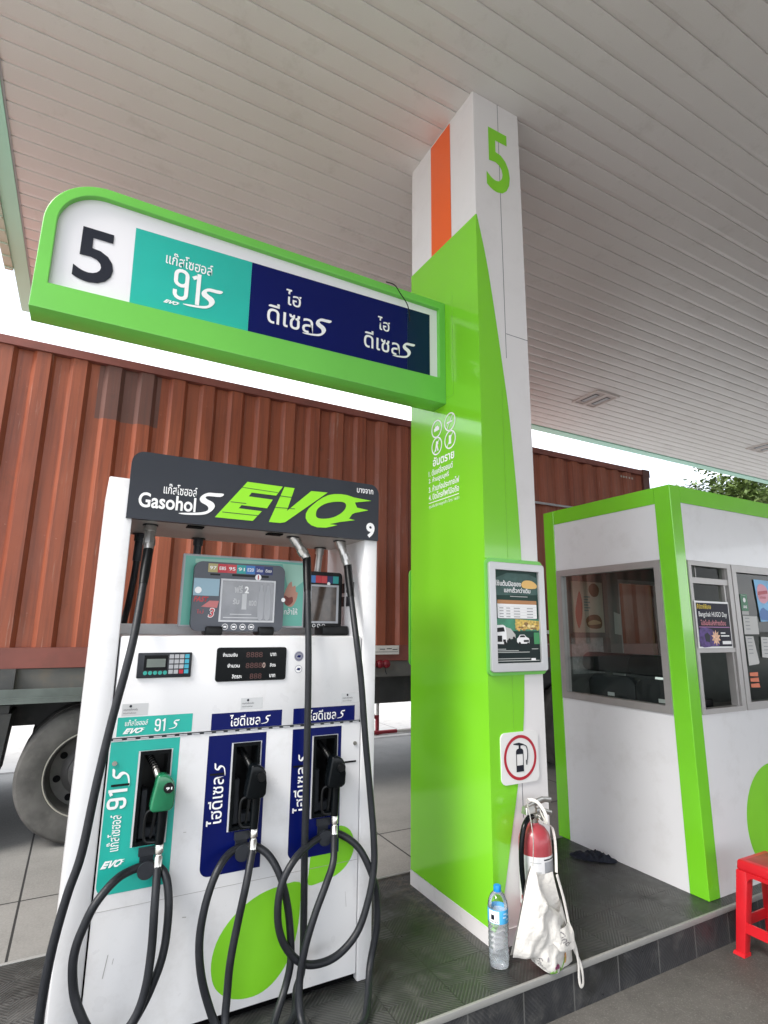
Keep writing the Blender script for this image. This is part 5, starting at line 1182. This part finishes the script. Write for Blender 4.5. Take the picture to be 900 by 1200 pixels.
b = MB(); b.box(KX0+.4, .55, CY-.12, CY-.06, .895, .925); b.box(KX0+.4, .55, CY-.115, CY+.25, .9255, .94); b.box(KX0+.4, .55, CY-.10, CY-.085, .941, 1.0); b.build('guard_beam', mat('weathered_green_grey', (.105, .125, .115), .6, vary=.2, vscale=6, dirt=.5, dscale=5, dcol=(.07, .07, .06)), tr)
b = MB(); b.box(-.50, -.40, CY-.05, CY+.1, .94, 1.145); b.build('guard_bracket', CH, tr); b = MB(); b.box(.5, .6, CY-.05, CY+.1, .94, 1.145); b.build('guard_bracket', CH, tr); b = MB(); b.box(-.86, -.42, CY+.12, CY+.30, .62, .86); b.tube([(-.62, CY+.05, .62), (-.62, CY+.40, .62)], .12, 16); b.hexa([(-.70, CY+.1, .35), (-.44, CY+.1, .35), (-.44, CY+.5, .35), (-.70, CY+.5, .35), (-.80, CY+.1, .80), (-.40, CY+.1, .80), (-.40, CY+.5, .80), (-.80, CY+.5, .80)]); b.build('suspension_hanger', CH, tr)
TY = mat('tyre_rubber', (.095, .091, .085), .85, vary=.3, vscale=7, dirt=.7, dscale=5, dcol=(.17, .16, .145), bump=.15, bscale=20)
RM = mat('rim_steel', (.085, .082, .08), .5, metal=.4, vary=.2, vscale=10, dirt=.4)
def wheel(x, y):
    b = MB(); z = GZ+.512
    b.lathe([(.315, .0), (.325, -.020), (.36, -.030), (.44, -.038), (.487, -.028), (.509, .0), (.512, .03), (.512, .22), (.50, .25), (.44, .27), (.33, .25)], (x, y+.03, z), 64, 'y', cap=False)
    ty = b.build('tyre', TY, tr)
    b = MB(); b.lathe([(.322, -.004), (.318, -.014), (.306, -.012), (.298, .01), (.29, .05), (.275, .105), (.20, .115), (.155, .085), (.15, .06), (.10, .05), (.095, .02), (.04, .012), (.001, .012)], (x, y+.03, z), 48, 'y', cap=False)
    for i in range(10): a = 2*math.pi*i/10; b.lathe([(.014, -.02), (.014, .012)], (x+.125*math.cos(a), y+.085, z+.125*math.sin(a)), 8, 'y')
    ri = b.build('rim', RM, tr)
    for i in range(8):
        a = 2*math.pi*i/8+.2; b = MB(); b.lathe([(.027, .0), (.001, .0)], (x+.228*math.cos(a), y+.030+.1068, z+.228*math.sin(a)), 14, 'y', cap=False); b.build('hand_hole', PIT, ri)
    b = MB(); b.lathe([(.323, -.006), (.323, -.016), (.314, -.017), (.314, -.006)], (x, y+.03, z), 48, 'y', cap=False); b.build('rim_edge', mat('worn_rim_edge', (.42, .40, .34), .5, metal=.3), ri)
    b = MB(); b.lathe([(.40, .30), (.508, .31), (.512, .34), (.512, .52), (.44, .56), (.33, .55)], (x, y+.03, z), 48, 'y', cap=False); b.build('inner_tyre', TY, tr)
for x in (.185, -1.13, 5.52, 6.82): wheel(x, CY-.02)
for x in (.185, -1.13, 5.52, 6.82):
    b = MB(); b.tube([(x, CY+.1, GZ+.512), (x, CY+2.3, GZ+.512)], .075, 12); b.lathe([(.33, 0), (.512, .03), (.512, .5), (.33, .52)], (x, CY+1.86, GZ+.512), 40, 'y'); b.build('axle', CH, tr)
b = MB(); b.box(1.9, 3.01, CY+.030-.05, CY-.0, 1.212, 1.302); mbd = b.build('marker_board', mat('weathered_white_board', (.62, .60, .56), .6, dirt=.5, dscale=16, dcol=(.25, .22, .2)), tr)
b = MB()
for x0_, z0_ in ((2.78, 1.262), (2.86, 1.266), (2.93, 1.258), (2.55, 1.25)): b.box(x0_, x0_+.06, CY-.0222, CY-.0205, z0_, z0_+.008)
b.box(1.92, 3.0, CY-.0221, CY-.0205, 1.236, 1.240); b.build('board_scratch', INK, mbd)
b = MB(); b.box(2.60, 2.90, CY+.005, CY+.06, 1.17, 1.205); b.build('lamp_bracket', CH, tr)
for x in (2.71, 2.79, 2.865):
    b = MB(); b.lathe([(.040, .02), (.044, -.01), (.036, -.03), (.012, -.036)], (x, CY+.0, 1.115), 24, 'y'); b.build('tail_lamp', mat('lamp_red', (.16, .012, .02), .25), tr)
b = MB(); b.tube(spline([(2.86, CY+.01, 1.08), (2.865, CY+.01, 1.04), (2.88, CY+.01, 1.01)]), .004, 6); b.build('lamp_cable', INK, tr)
b = MB(); b.box(5.1, 5.32, CY-.02, CY+.018, 1.43, 1.475); b.build('marker_reflector', VINYL, tr)
b = MB(); b.box(4.5, 7.3, CY+.1, CY+2.3, .75, .97); b.box(4.9, 4.93, CY-.02, CY+.5, .1, .9); b.build('mudguard', BLACK, tr)

# ------------------------------------------------------------------ red and white barrier
br = thing('pipe_barrier', 'low red and white pipe barrier on the bright yard beyond the trailer', 'barrier', (5.4, 8.17, GZ))
BYb = 8.17; PW = mat('barrier_white', (.74, .72, .68), .5, dirt=.3, dscale=9); PR_ = mat('barrier_red', (.30, .018, .03), .5, dirt=.3, dscale=9)
for x in (4.31, 6.5):
    b = MB(); b.tube([(x, BYb, .12), (x, BYb, .62)], .030, 12); po_ = b.build('post', PW, br)
    b = MB(); b.tube([(x, BYb, GZ), (x, BYb, .12)], .031, 12); b.tube([(x-.005, BYb, .05), (x-.07, BYb, .12)], .022, 10); b.build('post_foot', PR_, br)
for z0_, first in ((.345, 0), (-.14, 1)):
    x = 4.16; k = first
    while x < 6.6:
        x2 = min(x+.485, 6.65); b = MB(); b.tube([(x, BYb-.03, z0_), (x2-.0005, BYb-.03, z0_)], .030, 12); b.build('rail', PR_ if k else PW, br); x = x2; k = 1-k
b = MB(); b.tube([(4.32, BYb, .545), (4.57, BYb, .650), (4.62, BYb, .655)], .026, 10); b.build('brace', PW, br)
b = MB(); b.box(4.62, 4.76, BYb-.05, BYb+.05, .57, .68); b.build('clamp', BLACK, br)

# ------------------------------------------------------------------ trees beyond the canopy
def leaf_mat():
    m, b, k = base('tree_leaves', .6)
    x, y, z, p = k.xyz(); n1 = k.noise(p, .9, 4); n2 = k.noise(p, 6, 3)
    c = k.mix(k.rng(n1, .3, .7, 0, 1), (.045, .085, .015), (.105, .16, .03)); c = k.mix(k.rng(n2, .4, .75, 0, .6), c, (.13, .16, .05))
    k.l.new(c, b.inputs['Base Color']); b.inputs['Subsurface Weight'].default_value = 0
    return m
LEAFM = leaf_mat(); BARK = mat('bark', (.10, .075, .055), .85, vary=.3, bump=.5, bscale=14)
def tree(x, y, h, rad, label, seed, flatk=.45):
    rnd = random.Random(seed)
    t = thing('broadleaf_tree', label, 'tree', (x, y, GZ), 'trees beyond the forecourt')
    b = MB(); b.tube(spline([(x, y, GZ), (x+.1, y, h*.25), (x-.1, y+.1, h*.5), (x, y, h*.75)], 5), [.30-.013*i for i in range(16)], 12)
    tips = []
    for i in range(9):
        a = i*2.4+rnd.random(); r = rad*rnd.uniform(.45, .9); zz = h*rnd.uniform(.72, .95)
        P = spline([(x, y, h*.45+.2*i*.3), (x+.4*r*math.cos(a), y+.4*r*math.sin(a), h*.65), (x+r*math.cos(a), y+r*math.sin(a), zz)], 4)
        b.tube(P, [.13-.012*k for k in range(len(P))], 8); tips.append(P[-1])
    b.build('trunk', BARK, t)
    b = MB()
    cl = [(Vector((x+rnd.gauss(0, rad*.45), y+rnd.gauss(0, rad*.45), h*.86+rnd.gauss(0, h*.06))), rnd.uniform(.5, 1.1)*rad*.30) for _ in range(46)] + [(p, rad*.32) for p in tips]
    for c, r in cl:
        for _ in range(260):
            d = Vector((rnd.gauss(0, 1), rnd.gauss(0, 1), rnd.gauss(0, 1))).normalized()*r*rnd.uniform(.35, 1.05); d.z *= flatk+.2
            q = c+d; s = rnd.uniform(.09, .2); u = Vector((rnd.gauss(0, 1), rnd.gauss(0, 1), rnd.gauss(0, .5))).normalized(); v = u.cross(Vector((rnd.gauss(0, .4), rnd.gauss(0, .4), 1))).normalized()
            b.quad(q-u*s*.9, q-v*s*.45, q+u*s*.9, q+v*s*.45)
    b.build('crown', LEAFM, t, flip=False)
tree(27.6, 15.5, 8.75, 2.9, 'small rounded tree crown just above the booth roof, left of the taller one', 3)
tree(36.5, 16.0, 11.2, 3.6, 'taller bushy tree at the right edge above the booth roof', 5)

for o in list(SC.objects):
    if o.type == 'EMPTY' and not o.children: bpy.data.objects.remove(o)
